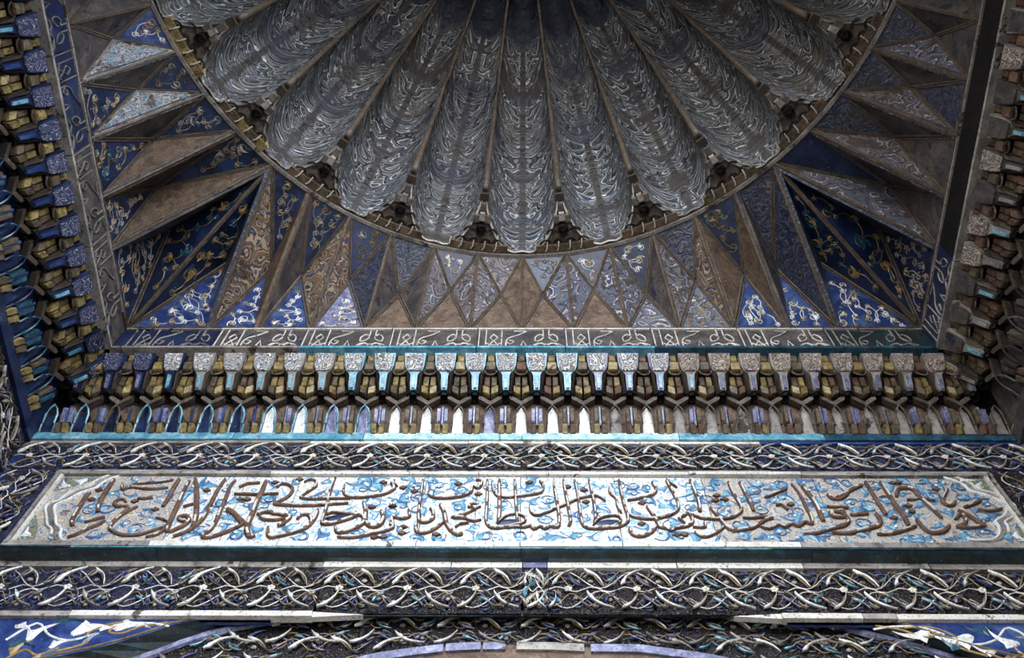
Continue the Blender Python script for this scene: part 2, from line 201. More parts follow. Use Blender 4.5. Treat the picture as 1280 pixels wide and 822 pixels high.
M['shield_white'] = arabesque('white_interlace', [(1.2, (224, 224, 222)), (.6, (84, 92, 130)), (.8, (176, 170, 162)), (.6, (92, 76, 64)), (1, (236, 236, 236)), (.6, (140, 132, 84)), (.6, (76, 90, 130))], 19, 4, 0.28, bst=0.9)
M['shield_navy'] = arabesque('navy_interlace', [(1.3, (36, 44, 86)), (.5, (180, 182, 196)), (1.2, (28, 36, 76)), (.4, (140, 140, 150)), (1, (40, 50, 96))], 24, 4, 0.28, bst=0.8)
M['shield_brown'] = arabesque('worn_interlace', [(1.2, (186, 170, 152)), (.6, (80, 66, 56)), (.8, (140, 122, 106)), (.4, (84, 90, 130)), (1, (214, 204, 192)), (.6, (100, 82, 66))], 26, 4, 0.4, bst=0.9)
FL = [(.9, (132, 134, 138)), (.45, (16, 16, 20)), (.8, (56, 62, 74)), (.55, (206, 208, 208)), (.8, (66, 84, 104)), (.5, (124, 114, 84)), (.7, (84, 82, 84)), (.4, (22, 22, 28)), (.7, (56, 78, 104)), (.45, (226, 228, 226)), (.8, (96, 88, 82))]
M['flute'] = arabesque('scrolling_dome_tilework', FL, 1.0, 3.6, 0.24, uv=True, wear=((88, 78, 72), 0.54, 0.7), bst=0.9, spec=0.7, dark=(48, 54, 74), bd=0.02)
M['rib'] = glaze('brown_rib_cord', [(56, 50, 46), (92, 80, 68), (124, 108, 90)], 30, 0.5, ((70, 66, 70), 0.58, 20), 0.5, 80, 0.4)
M['soffit'] = glaze('grey_brown_soffit', [(58, 52, 50), (96, 86, 78), (130, 118, 104)], 30, 0.55, ((150, 144, 136), 0.62, 30), 0.8, 90, 0.35)
M['f_tan'] = arabesque('tan_blossom_glaze', [(1, (166, 138, 108)), (.4, (52, 42, 36)), (1, (128, 102, 78)), (.4, (54, 92, 110)), (.9, (186, 164, 140)), (.4, (70, 58, 50)), (.5, (60, 76, 120))], 9, 3.4, 0.4, wear=((96, 80, 68), 0.56, 8), bst=0.8)
M['f_grey'] = arabesque('grey_blossom_glaze', [(1, (120, 116, 118)), (.4, (50, 46, 48)), (1, (92, 88, 96)), (.4, (188, 186, 184)), (.9, (78, 80, 104)), (.4, (140, 120, 96))], 10, 3.6, 0.4, wear=((104, 90, 80), 0.52, 9), bst=0.8)
M['f_lilac'] = arabesque('lilac_blossom_glaze', [(1, (104, 104, 124)), (.4, (40, 38, 48)), (1, (90, 86, 90)), (.5, (206, 204, 206)), (.9, (80, 84, 120)), (.4, (150, 128, 96)), (.5, (70, 110, 130))], 10, 3.6, 0.35, wear=((104, 92, 86), 0.56, 8), bst=0.8)
M['f_bright'] = arabesque('bright_floral_glaze', [(1, (190, 200, 206)), (.4, (60, 66, 110)), (.8, (120, 176, 200)), (.4, (70, 60, 54)), (.9, (206, 196, 178)), (.5, (90, 110, 170)), (.4, (180, 150, 100))], 14, 4.5, 0.25, wear=((110, 100, 96), 0.53, 8), bst=0.8, spec=0.7)
M['f_dark'] = arabesque('dark_blue_floral_glaze', [(1.2, (34, 40, 66)), (.4, (84, 86, 106)), (1, (46, 52, 78)), (.4, (110, 104, 100)), (.9, (32, 36, 58)), (.4, (58, 84, 100))], 13, 4, 0.3, wear=((84, 78, 80), 0.57, 8), bst=0.7)
# ------------------------------------------------------------------ mesh helpers
class MB:
    def __init__(s): s.v = []; s.f = []; s.uv = {}
    def add(s, vs_, fs):
        b = len(s.v); s.v += [tuple(p) for p in vs_]; s.f += [tuple(b + i for i in q) for q in fs]; return b
    def box(s, x0, x1, y0, y1, z0, z1):
        s.add([(x, y, z) for x in (x0, x1) for y in (y0, y1) for z in (z0, z1)],
              [(0, 1, 3, 2), (4, 6, 7, 5), (0, 4, 5, 1), (2, 3, 7, 6), (0, 2, 6, 4), (1, 5, 7, 3)]); return s
    def slab(s, pts, back):
        """front polygon pts (3D list) extruded by the vector back"""
        n = len(pts); b = [tuple(Vector(p) + Vector(back)) for p in pts]
        s.add(list(pts) + b, [tuple(range(n)), tuple(range(2 * n - 1, n - 1, -1))] + [(i, (i + 1) % n, n + (i + 1) % n, n + i) for i in range(n)]); return s
    def facet(s, pts, back, inset=0.25, rise=0.3):
        """slab with a bevelled proud face (inset in share of size, rise along -back)"""
        n = len(pts); P = [Vector(p) for p in pts]; c = sum(P, Vector()) / n; bk = Vector(back)
        top = [p.lerp(c, inset) - bk * rise for p in P]; bot = [p + bk for p in P]
        s.add(top + P + bot, [tuple(range(n))] + [(i, n + i, n + (i + 1) % n, (i + 1) % n) for i in range(n)] + [(n + i, 2 * n + i, 2 * n + (i + 1) % n, n + (i + 1) % n) for i in range(n)]); return s
    def tube(s, pts, rad, n=6, closed=False, up=None, flat=1.0):
        P = [Vector(p) for p in pts]; m = len(P); rings = []
        up = Vector(up) if up else None
        for i, p in enumerate(P):
            a = P[(i - 1) % m] if (i or closed) else p; b = P[(i + 1) % m] if (i < m - 1 or closed) else p
            t = (b - a).normalized()
            ref = up or (Vector((0, 0, 1)) if abs(t.z) < 0.9 else Vector((1, 0, 0)))
            sd = t.cross(ref)
            sd = sd.normalized() if sd.length > 1e-6 else Vector((1, 0, 0))
            nr = sd.cross(t).normalized(); r = rad[i] if isinstance(rad, (list, tuple)) else rad
            rings.append([p + sd * r * math.cos(2 * math.pi * k / n) + nr * r * flat * math.sin(2 * math.pi * k / n) for k in range(n)])
        vs_ = [q for g in rings for q in g]; fs = []
        for i in range(m if closed else m - 1):
            j = (i + 1) % m
            fs += [(i * n + k, i * n + (k + 1) % n, j * n + (k + 1) % n, j * n + k) for k in range(n)]
        if not closed: fs += [tuple(range(n - 1, -1, -1)), tuple((m - 1) * n + k for k in range(n))]
        s.add(vs_, fs); return s
    def ribbon(s, pts, w, nrm, h, prof=((-1, 0), (-.7, .8), (0, 1), (.7, .8), (1, 0))):
        """raised band with a rounded profile lying on a plane of normal nrm; w = half width (list or number)"""
        P = [Vector(p) for p in pts]; m = len(P); N = Vector(nrm); k = len(prof); vs_ = []
        for i, p in enumerate(P):
            t = (P[min(i + 1, m - 1)] - P[max(i - 1, 0)]); sd = t.cross(N)
            sd = sd.normalized() if sd.length > 1e-7 else Vector((1, 0, 0))
            ww = w[i] if isinstance(w, (list, tuple)) else w
            vs_ += [p + sd * ww * a + N * h * b for a, b in prof]
        fs = [(i * k + j, i * k + j + 1, (i + 1) * k + j + 1, (i + 1) * k + j) for i in range(m - 1) for j in range(k - 1)]
        fs += [tuple(range(k)), tuple((m - 1) * k + j for j in range(k - 1, -1, -1))]
        s.add(vs_, fs); return s
    def blob(s, c, ax, ay, az, n=8, m=3):
        """half ellipsoid: base spanned by ax, ay; height az"""
        c, ax, ay, az = map(Vector, (c, ax, ay, az)); vs_ = []
        for j in range(m):
            th = math.pi / 2 * j / m
            vs_ += [c + (ax * math.cos(2 * math.pi * i / n) + ay * math.sin(2 * math.pi * i / n)) * math.cos(th) + az * math.sin(th) for i in range(n)]
        vs_.append(c + az)
        fs = [(j * n + i, j * n + (i + 1) % n, (j + 1) * n + (i + 1) % n, (j + 1) * n + i) for j in range(m - 1) for i in range(n)]
        fs += [((m - 1) * n + i, (m - 1) * n + (i + 1) % n, m * n) for i in range(n)] + [tuple(range(n - 1, -1, -1))]
        s.add(vs_, fs); return s
    def mesh(s, name, off=(0, 0, 0), smooth=False, uv=None):
        me = bpy.data.meshes.new(name); o = Vector(off)
        me.from_pydata([tuple(Vector(p) - o) for p in s.v], [], s.f)
        bm = bmesh.new(); bm.from_mesh(me)
        bmesh.ops.recalc_face_normals(bm, faces=bm.faces); bm.to_mesh(me); bm.free()
        if smooth: me.polygons.foreach_set('use_smooth', [True] * len(me.polygons))
        if uv:
            L = me.uv_layers.new(name='UVMap')
            for lp in me.loops: L.data[lp.index].uv = uv[lp.vertex_index]
        return me
def wloc(o):
    p = Vector((0, 0, 0))
    while o is not None: p = p + o.location; o = o.parent
    return p
def link(name, me, m, parent=None, loc=None, **props):
    o = bpy.data.objects.new(name, me); COL.objects.link(o)
    if parent is not None: o.parent = parent
    if loc is not None: o.location = loc
    if m is not None:
        if len(me.materials) == 0: me.materials.append(M['stone'])
        o.material_slots[0].link = 'OBJECT'; o.material_slots[0].material = M[m] if isinstance(m, str) else m
    for k, v in props.items(): o[k] = v
    return o
def part(name, mb, m, parent, smooth=False, **props):
    """mesh given in the coordinates of the top-level thing; parts keep zero offset under their parent"""
    return link(name, mb.mesh(name, smooth=smooth), m, parent, **props)
def thing(name, label, cat, loc=(0, 0, 0), rz=0, group=None):
    o = bpy.data.objects.new(name, None); COL.objects.link(o); o.location = loc; o.rotation_euler = (0, 0, rz)
    o.empty_display_size = 0.1
    o['label'] = label; o['category'] = cat
    if group: o['group'] = group
    return o
def struct(name, mb, m): return link(name, mb.mesh(name), m, None, kind='structure')
def smooth_line(pts, k=4):
    P = [Vector(p) for p in pts]; out = []
    for i in range(len(P) - 1):
        p0 = P[max(i - 1, 0)]; p1 = P[i]; p2 = P[i + 1]; p3 = P[min(i + 2, len(P) - 1)]
        for j in range(k):
            t = j / k
            out.append(0.5 * ((2 * p1) + (p2 - p0) * t + (2 * p0 - 5 * p1 + 4 * p2 - p3) * t * t + (3 * p1 - p0 - 3 * p2 + p3) * t ** 3))
    out.append(P[-1]); return out
# a curved arabesque leaf from base b to tip t on the plane (ex, ez), bulb at the base and a side lobe
def leaf_mb(mb, b, t, ex, ez, nrm, wid=0.22, bend=0.18, h=0.006, lobe=1, base=0.0):
    ex, ez, N = Vector(ex), Vector(ez), Vector(nrm); bx, bz = b; tx, tz = t
    dx, dz = tx - bx, tz - bz; L = math.hypot(dx, dz)
    st = [(0, .30), (.08, .85), (.2, 1.0), (.34, .8), (.5, .55), (.68, .40), (.85, .22), (1, .02)]
    vs_ = []
    for s_, w in st:
        o = bend * L * math.sin(math.pi * s_); px = bx + dx * s_ - dz / L * o; pz = bz + dz * s_ + dx / L * o
        ww = w * wid * L * 0.5; wl = ww * (1.9 if (abs(s_ - .2) < .01 and lobe > 0) else 1); wr = ww * (1.9 if (abs(s_ - .2) < .01 and lobe < 0) else 1)
        for q, hh in ((wl, base), (0, h + base), (-wr, base)):
            vs_.append(ex * (px - dz / L * q) + ez * (pz + dx / L * q) + N * hh)
    fs = []
    for i in range(len(st) - 1):
        fs += [(3 * i, 3 * i + 1, 3 * i + 4, 3 * i + 3), (3 * i + 1, 3 * i + 2, 3 * i + 5, 3 * i + 4)]
    mb.add(vs_, fs + [tuple(3 * i for i in range(len(st))) + tuple(3 * i + 2 for i in range(len(st) - 1, -1, -1))]); return mb
W, E, R, H, YC = Q_W, Q_e, Q_R, Q_h, Q_yc
D = 2.0; YK = D - E; XK = W - E
# ------------------------------------------------------------------ structure
struct('floor', MB().box(-9, 9, -14, 3, -0.2, 0), 'ground_stone')
struct('wall_back', MB().box(-W, W, 2.16, 2.6, 0, 5.9), 'core')
struct('wall_left', MB().box(-W - .5, -W, -1.0, 2.6, 0, 5.9), 'core')
struct('wall_right', MB().box(W, W + .5, -1.0, 2.6, 0, 5.9), 'core')
mbc = MB()
mbc.box(-W - .5, W + .5, -1.0, 2.6, 8.6, 9.0)
struct('ceiling', mbc, 'core')
struct('wall_vault_left', MB().box(-W - .5, -W, -1.0, 2.6, 5.9, 8.6), 'core')
struct('wall_vault_right', MB().box(W, W + .5, -1.0, 2.6, 5.9, 8.6), 'core')
struct('wall_vault_back', MB().box(-W, W, 2.16, 2.6, 5.9, 8.6), 'core')
# unseen portal front, its pointed arch narrowed to dim the sides and apex
arch = [(-1.1, 0), (-1.1, 4.6), (-1.0, 5.3), (-.7, 6.2), (0, 7.3), (.7, 6.2), (1.0, 5.3), (1.1, 4.6), (1.1, 0)]
fm = MB()
out_ = [(-4.2, 0), (-4.2, 9.0), (-4.2, 9.0), (-4.2, 9.0), (0, 9.0), (4.2, 9.0), (4.2, 9.0), (4.2, 9.0), (4.2, 0)]
for i in range(len(arch) - 1):
    q = [arch[i], arch[i + 1], out_[i + 1], out_[i]]
    q = [p for k, p in enumerate(q) if p not in q[:k]]
    fm.slab([(x, -0.62, z) for x, z in q], (0, 0.5, 0))
struct('wall_front', fm, 'masonry')
struct('wall_added_blocker', MB().box(-6.5, -6, -13, -1.2, 0, 8), 'masonry')  # added wall out of view, cuts the sky light reaching the right side
struct('wall_courtyard', MB().box(-9, 9, -14, -13.5, 0, 2.5), 'masonry')
# lower wall face and arch field
lw = MB(); AO = [(x, z) for x, z in ARCHO]
lwx = [(-W, 3.4)] + [(-W, 3.4)]
up = MB()
up.box(-W, W, 2.06, 2.16, 3.985, 4.16)
struct('wall_lower', up, 'core')
up = MB(); up.box(-W, W, 2.012, 2.16, 4.15, 5.6)
struct('wall_upper', up, 'core')
# ------------------------------------------------------------------ carved frieze motif (one period), shared meshes
PER = 0.2115
N_ = (0, -1, 0); EX = (1, 0, 0); EZ = (0, 0, 1)
def motif(hh, per=PER):
    """list of (kind, mesh) for a frieze of height hh; local x in [0, per], z in [0, hh]"""
    out = []
    def LF(b, t, **k): return leaf_mb(MB(), (b[0] * per, b[1] * hh), (t[0] * per, t[1] * hh), EX, EZ, N_, **k)
    for (bx, bz, tx, tz) in ((.05, .58, .42, .96), (.53, .95, .80, .54)):
        for f_ in (0, 1):
            g = lambda x, z: ((x + (.5 if f_ else 0)), (1 - z) if f_ else z)
            out.append(('white_leaf', 'white', LF(g(bx, bz), g(tx, tz), wid=.125, bend=.13 * (1 if not f_ else -1), h=.010, base=.012, lobe=1 if f_ else -1)))
    for (bx, bz, tx, tz) in ((.86, .70, 1.04, .93), (.30, .80, .50, .55)):
        for f_ in (0, 1):
            g = lambda x, z: ((x + (.5 if f_ else 0)), (1 - z) if f_ else z)
            out.append(('blue_leaf', 'blue', LF(g(bx, bz), g(tx, tz), wid=.2, bend=-.12 * (1 if not f_ else -1), h=.008, base=.008)))
    g2 = MB()
    for (bx, bz, tx, tz) in ((.02, .88, .14, .64), (.44, .62, .36, .9), (.62, .90, .50, .70), (.80, .58, .93, .62), (.98, .94, .84, .92)):
        for f_ in (0, 1):
            g = lambda x, z: ((x + (.5 if f_ else 0)) * per, ((1 - z) if f_ else z) * hh)
            leaf_mb(g2, g(bx, bz), g(tx, tz), EX, EZ, N_, wid=.14, bend=.2 * (1 if f_ else -1), h=.006, base=.003)
    out.append(('bud', 'blue', g2))
    g3 = MB()
    for (bx, bz, tx, tz) in ((.46, .60, .30, .70), (.90, .56, 1.02, .76), (.18, .93, .06, .80), (.50, .74, .60, .92), (.74, .90, .88, .80)):
        for f_ in (0, 1):
            g = lambda x, z: ((x + (.5 if f_ else 0)) * per, ((1 - z) if f_ else z) * hh)
            leaf_mb(g3, g(bx, bz), g(tx, tz), EX, EZ, N_, wid=.11, bend=.16 * (1 if f_ else -1), h=.008, base=.012)
    out.append(('bud', 'stone', g3))
    fl = MB()
    for k in range(5):
        a = 2 * math.pi * k / 5 + .3
        fl.blob((per * .28 + .008 * math.cos(a), -.012, hh * .5 + .007 * math.sin(a)), (.006, 0, 0), (0, 0, .006), (0, -.005, 0), 6, 2)
    out.append(('flower', 'pale', fl))
    vn = MB()
    for ph, am, z0 in ((0, .20, .73), (math.pi, .20, .27)):
        ln = [(per * i / 12, -.009, hh * (z0 + am * math.sin(2 * math.pi * i / 12 + ph))) for i in range(13)]
        vn.tube(ln, .0021, 4)
    ln = [(per * i / 10, -.010, hh * (.5 + .06 * math.sin(4 * math.pi * i / 10))) for i in range(11)]
    vn.tube(ln, .0021, 4)
    out.append(('pale_vine', 'pale', vn))
    vg = MB()
    for ph, z0, am in ((.6, .75, .17), (.6 + math.pi, .25, .17)):
        ln = [(per * i / 14, -.012 - .004 * math.sin(i), hh * (z0 + am * math.sin(4 * math.pi * i / 14 + ph))) for i in range(15)]
        vg.tube(ln, .0018, 4)
    out.append(('ochre_vine', 'gold_vine', vg))
    sp = MB()
    for cx, cz in ((.2, .78), (.68, .22), (.92, .8), (.42, .2)):
        ln = [(per * cx + .034 * (1 - i / 16) * math.cos(i * .62), -.005, hh * cz + .030 * (1 - i / 16) * math.sin(i * .62)) for i in range(13)]
        sp.tube(ln, .0018, 4)
    out.append(('lilac_vine', 'lilac', sp))
    bd = MB()
    for cx, cz in ((.16, .84), (.62, .72), (.88, .3), (.40, .34), (.10, .22), (.66, .14)):
        bd.blob((per * cx, -.003, hh * cz), (.010, 0, .003), (-.003, 0, .009), (0, -.005, 0), 6, 2)
    out.append(('bud', 'stone', bd))
    return [(k, m, b.mesh(k, smooth=k != 'flower')) for k, m, b in out]
BLU = ['blue', 'sky_leaf', 'turquoise', 'sky_leaf', 'blue', 'lilac']
def lay_motif(mt, parent, xs, y, z, flip=False, skip=None, whites=('white', 'white', 'white', 'pale'), tint=None):
    for i, x in enumerate(xs):
        for k, m, me in mt:
            if skip and skip(x + me.vertices[0].co.x, z + min(v.co.z for v in me.vertices), z + max(v.co.z for v in me.vertices)): continue
            mm = rng.choice(BLU) if k == 'blue_leaf' else (rng.choice(whites) if k == 'white_leaf' else m)
            if tint: mm = tint(k, mm, x)
            o = link(k, me, mm, parent, (x, y, z))
            if k in ('bud', 'pale_vine', 'ochre_vine', 'lilac_vine'): o['kind'] = 'stuff'
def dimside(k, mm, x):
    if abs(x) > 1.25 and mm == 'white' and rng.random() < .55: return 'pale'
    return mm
def tiles(parent, name, xs, y0, y1, z0, z1, m, gap=.0025):
    for a, b in zip(xs[:-1], xs[1:]):
        dj = rng.uniform(-.0015, .0015)
        part(name, MB().box(a + gap, b - gap, y0 + dj, y1, z0, z1), m if isinstance(m, str) else m((a + b) / 2), parent)
# upper frieze: a strip over the inscription and two uprights beside it
fz = thing('floral_frieze', 'carved leafy tile frieze framing the inscription panel on three sides, under the turquoise moulding', 'frieze', (0, 0, 0))
hU = ZT0 - ZT1 - .004
xsU = [-W + PER * i for i in range(18)] + [W]
tiles(fz, 'tile', xsU, 2.0, 2.012, ZT1, ZT0, lambda x: 'frieze_blue' if (x < -.9 or x > .95) else 'frieze_ground')
mU = motif(hU)
lay_motif(mU, fz, [x for x in xsU[:-1] if x < W - .1], 2.0, ZT1 + .002, tint=dimside)
hS = 0.2115
for sx in (-1, 1):
    xa, xb = (-W, -Q_Wp - .004) if sx < 0 else (Q_Wp + .004, W)
    part('tile', MB().box(xa, xb, 2.0, 2.012, 4.165, ZT1 - .003), 'frieze_blue' if sx < 0 else 'frieze_ground', fz)
    mS = motif(xb - xa - .008, .2115)
    for k, m, me in mS:      # the same motif turned upright
        m2 = me.copy(); m2.transform(Matrix.Rotation(math.radians(90), 4, 'Y'))
        for j in range(2):
            mm = rng.choice(['lilac', 'blue', 'stone']) if k in ('blue_leaf', 'white_leaf') else m
            if k == 'white_leaf' and rng.random() < .4: mm = 'pale'
            o = link(k, m2, mm, fz, (xa + .004, 2.0, 4.39 + j * .2115))
            if k in ('bud', 'pale_vine', 'ochre_vine', 'lilac_vine'): o['kind'] = 'stuff'
    part('fillet', MB().box(*((xa, xa + .022) if sx < 0 else (xb - .022, xb)), 1.99, 2.012, 4.165, ZT0), 'blue', fz)
# lower frieze
fl = thing('floral_frieze', 'carved tile frieze of white and blue leaves in a straight band below the dark moulding', 'frieze', (0, 0, 0))
hL = ZL1 - ZL2 - .004
cx0 = 0.0
xsL = [-W, -1.62, -1.07, -.62, -.22, .008, .087, .41, .93, 1.28, 1.62, W]
tiles(fl, 'tile', xsL, 2.045, 2.06, ZL2, ZL1, lambda x: 'frieze_blue' if x < -1.1 else 'frieze_ground', .004)
mL = motif(hL)
lay_motif(mL, fl, [.01 - PER * (i + 1) + .006 for i in range(9)] + [.09 + PER * i for i in range(8)], 2.045, ZL2 + .002, tint=dimside)
mC = motif(hL, .074)
lay_motif([q for q in mC if q[0] not in ('lilac_vine', 'flower')], fl, [.012], 2.045, ZL2 + .002)
for (b, t_, m_) in (((.016, .17), (.076, .11), 'white'), ((.020, .03), (.072, .085), 'white'), ((.016, .06), (.05, .13), 'turquoise')):
    part('white_leaf', leaf_mb(MB(), b, t_, EX, EZ, N_, wid=.15, bend=.15, h=.008, base=.013), m_, fl).location = (0, 2.045, ZL2)
# white rules over and under it
def rule(name, parent, xs, y0, y1, z0, z1, mats):
    for i, (a, b) in enumerate(zip(xs[:-1], xs[1:])):
        g = .0015; dy = rng.uniform(-.002, .002)
        part(name, MB().box(a + g, b - g, y0 + dy, y1, z0, z1), mats if isinstance(mats, str) else (mats[i % len(mats)] if isinstance(mats, (list, tuple)) else mats((a + b) / 2)), parent)
rule('rule_piece', fl, [-W, -1.2, -.9, -.63, -.22, .008, .087, .5, .9, 1.3, 1.6, W], 2.035, 2.06, ZL1 + .004, ZL0 - .004, lambda x: 'lilac' if 0 < x < .08 else ('stone' if abs(x) > .7 else 'pale'))
rule('rule_piece', fl, [-W, -1.35, -.99, -.62], 2.035, 2.06, ZL3, ZL2 - .004, ('stone', 'pale', 'pale'))
rule('rule_piece', fl, [.78, 1.02, 1.12, 1.5, W], 2.035, 2.06, ZL3, ZL2 - .004, ('pale', 'stone', 'pale', 'stone'))
for sx, xa, xb in ((-1, -.62, -.47), (1, .78, .64)):
    lo, hi = min(xa, xb), max(xa, xb)
    part('rule_piece', MB().slab([(xa, 2.037, ZL3), (xb, 2.043, ZL2 - .008), (xa, 2.037, ZL2 - .004)], (0, .02, 0)), 'pale', fl)
# dark moulding: a rounded soffit stepping back under the panel
dm = thing('tile_moulding', 'long dark teal glazed moulding running under the inscription panel', 'moulding', (0, 0, 0))
prof = [(1.996, ZL0 + .010), (1.992, ZL0 + .006), (2.0, ZL0 + .001), (2.02, ZL0 - .004), (2.044, ZL0 - .005), (2.044, ZL0 + .010)]
xm = [-W, -1.17, -.62, -.33, .004, .09, .5, .93, 1.3, W]
for i, (a, b) in enumerate(zip(xm[:-1], xm[1:])):
    part('moulding_piece', MB().slab([(a + .001, y, z) for y, z in prof], (b - a - .002, 0, 0)), 'dark_teal', dm, smooth=False)
xm = [-W, -1.45, -1.05, -.66, -.2, .15, .8, 1.25, W]
for i, (a, b) in enumerate(zip(xm[:-1], xm[1:])):
    part('glazed_fillet', MB().box(a + .002, b - .002, 1.990, 2.0, ZL0 + .0105, ZL0 + .014), ('turquoise' if -1.5 < a < .3 else 'teal'), dm)
# ------------------------------------------------------------------ arch at the bottom
ar = thing('portal_arch', 'low flat arch with dark reveal and carved leafy field at the foot of the wall', 'arch', (0, 0, 0))
AI = [(x, z) for x, z in ARCHI]
so = smooth_line([(x, 2.05, z) for x, z in AO], 3)
ai = smooth_line([(x, 2.10, z) for x, z in AI], 3)
rv = MB(); n = 40
def resample(P, n):
    L = [0]
    for a, b in zip(P[:-1], P[1:]): L.append(L[-1] + (b - a).length)
    o = []
    for i in range(n):
        s_ = L[-1] * i / (n - 1); j = max(k for k in range(len(L)) if L[k] <= s_ + 1e-9); j = min(j, len(P) - 2)
        o.append(P[j].lerp(P[j + 1], (s_ - L[j]) / max(1e-9, L[j + 1] - L[j])))
    return o
so = resample(so, n); ai = resample(ai, n)
for i in range(n - 1): rv.slab([so[i], so[i + 1], ai[i + 1], ai[i]], (0, .005, .03))
part('reveal', rv, 'dark_teal', ar)
for side in (-1, 1):
    pf = [p + Vector((0, -.006, -.016)) for p in ai if p.x * side > .70]
    part('lilac_fillet', MB().ribbon(pf, .013, (0, -1, 0), .012), 'lilac', ar)
fgm = MB()
for i in range(n - 1):
    a, b = ai[i], ai[i + 1]
    fgm.slab([(a.x, 2.10, a.z), (b.x, 2.10, b.z), (b.x, 2.10, 3.62), (a.x, 2.10, 3.62)], (0, .04, 0))
part('arch_field', fgm, 'frieze_ground', ar)
mA = motif(.125, .25)
topz = lambda x: next((a.z + (b.z - a.z) * (x - a.x) / (b.x - a.x) for a, b in zip(ai[:-1], ai[1:]) if a.x <= x <= b.x), 3.5)
ringz = lambda x: 3.838 - .17 * min(abs(x), .9) ** 2 if abs(x) < .65 else 3.0
for zz, dx in ((3.83, 0), (3.735, .07), (3.64, .03)):
    lay_motif([q for q in mA if q[0] not in ('pale_vine', 'flower')], ar, [-1.26 + dx + .25 * i for i in range(11)], 2.10, zz, skip=lambda x, z, z2: z2 > topz(x) + .012 or z < ringz(x) - .006, whites=('white', 'pale', 'stone'))
for seg in RINGP:
    P = [Vector((x, 2.085, z)) for x, z in seg]
    mb = MB()
    for a, b in zip(P[:-1], P[1:]): mb.slab([a, b, b + Vector((0, 0, -.030)), a + Vector((0, 0, -.030))], (0, .03, 0))
    part('glazed_stone', mb, 'stone' if -.02 < seg[0][0] < .1 else 'lilac', ar)
rg = MB(); pr = [Vector((x, 2.095, z - .003)) for seg in RINGP for x, z in seg]
for a, b in zip(pr[:-1], pr[1:]): rg.slab([a, b, b + Vector((0, 0, -.12)), a + Vector((0, 0, -.12))], (0, .055, .008))
part('brick_ring', rg, 'plaster', ar)
# spandrel tiles outside the arch
def spandrel(sx, label):
    t = thing('spandrel_panel', label, 'tile panel', (0, 0, 0))
    pts = [p for p in so if (p.x < -.7 if sx < 0 else p.x > .75)]
    mb = MB(); 
    for a, b in zip(pts[:-1], pts[1:]):
        mb.slab([(a.x, 2.05, a.z), (b.x, 2.05, b.z), (b.x, 2.05, ZL3 - .0), (a.x, 2.05, ZL3 - .0)], (0, .02, 0))
    xe = pts[0].x if sx < 0 else pts[-1].x; ze = pts[0].z if sx < 0 else pts[-1].z
    xo = sx * W
    mb.box(min(xe, xo), max(xe, xo), 2.05, 2.07, ze - .15, ZL3)
    part('tile', mb, 'blue', t)
    bd = MB().ribbon([p + Vector((0, 0, .010)) for p in pts], .0035, (0, -1, 0), .004); part('edge_line', bd, 'ochre_dull', t)
    s = sx
    for b, tt, k in (((-1.32, 3.83), (-1.19, 3.845), 'white'), ((-1.44, 3.80), (-1.37, 3.87), 'white'), ((-1.20, 3.85), (-1.09, 3.853), 'white'), ((-1.36, 3.77), (-1.30, 3.80), 'white'), ((-1.50, 3.86), (-1.44, 3.83), 'white'), ((-1.46, 3.74), (-1.42, 3.80), 'gold_vine'), ((-1.37, 3.745), (-1.42, 3.72), 'gold_vine'),
                     ((-1.27, 3.785), (-1.22, 3.84), 'teal'), ((-1.39, 3.87), (-1.30, 3.875), 'teal'), ((-1.48, 3.78), (-1.40, 3.77), 'teal')):
        b = (b[0] * -s, b[1]); tt = (tt[0] * -s, tt[1])
        part('leaf', leaf_mb(MB(), b, tt, EX, EZ, N_, wid=.34, bend=.16, h=.004), k, t).location = (0, 2.05, 0)
    for L_, k in (([(-1.5, 3.80), (-1.44, 3.87), (-1.38, 3.82), (-1.31, 3.80), (-1.24, 3.83)], 'white'), ([(-1.24, 3.84), (-1.18, 3.87), (-1.10, 3.872), (-1.04, 3.86)], 'white'), ([(-1.33, 3.755), (-1.26, 3.79), (-1.27, 3.83), (-1.21, 3.87), (-1.13, 3.868)], 'gold_vine'), ([(-1.2, 3.86), (-1.21, 3.835), (-1.17, 3.83), (-1.12, 3.86), (-1.05, 3.875)], 'gold_vine'), ([(-1.48, 3.70), (-1.43, 3.76), (-1.38, 3.74), (-1.33, 3.77)], 'gold_vine')):
        part('vine', MB().ribbon(smooth_line([(x * -s, 2.05, z) for x, z in L_], 4), .004, (0, -1, 0), .003), k, t)
spandrel(-1, 'cobalt tile spandrel with white leaves at the left foot of the wall')
spandrel(1, 'cobalt tile spandrel with white leaves at the right foot of the wall')
# ------------------------------------------------------------------ inscription panel
ip = thing('inscription_panel', 'long pale panel with raised calligraphy over blue scrollwork across the wall', 'inscription', (0, 0, 0))
xj = [-Q_Wp] + JOINTS + [Q_Wp]
z0p, z1p = ZT3, ZT2
tiles(ip, 'tile', xj, 1.998, 2.014, z0p, z1p, lambda x: 'panel_worn_dim' if x > .75 or x < -1.1 else 'panel_ground', .0014)
xr = [-Q_Wp, -1.2, -.785, -.335, .0, .33, .66, .9, 1.27, Q_Wp]
rule('frame_piece', ip, xr, 1.987, 2.012, 4.1635, z0p - .002, lambda x: 'stone' if x > .9 or x < -1.2 else 'pale')
rule('frame_piece', ip, [-Q_Wp, -1.3, -.9, -.4, -.15, .1, .6, 1.0, 1.4, Q_Wp], 1.985, 2.012, z1p + .002, z1p + .018, lambda x: 'pale' if -.7 < x < 1 else 'stone')
rule('frame_piece', ip, [-Q_Wp, -1.1, -.3, .25, .9, Q_Wp], 1.99, 2.012, z1p + .020, ZT1 - .003, 'stone')
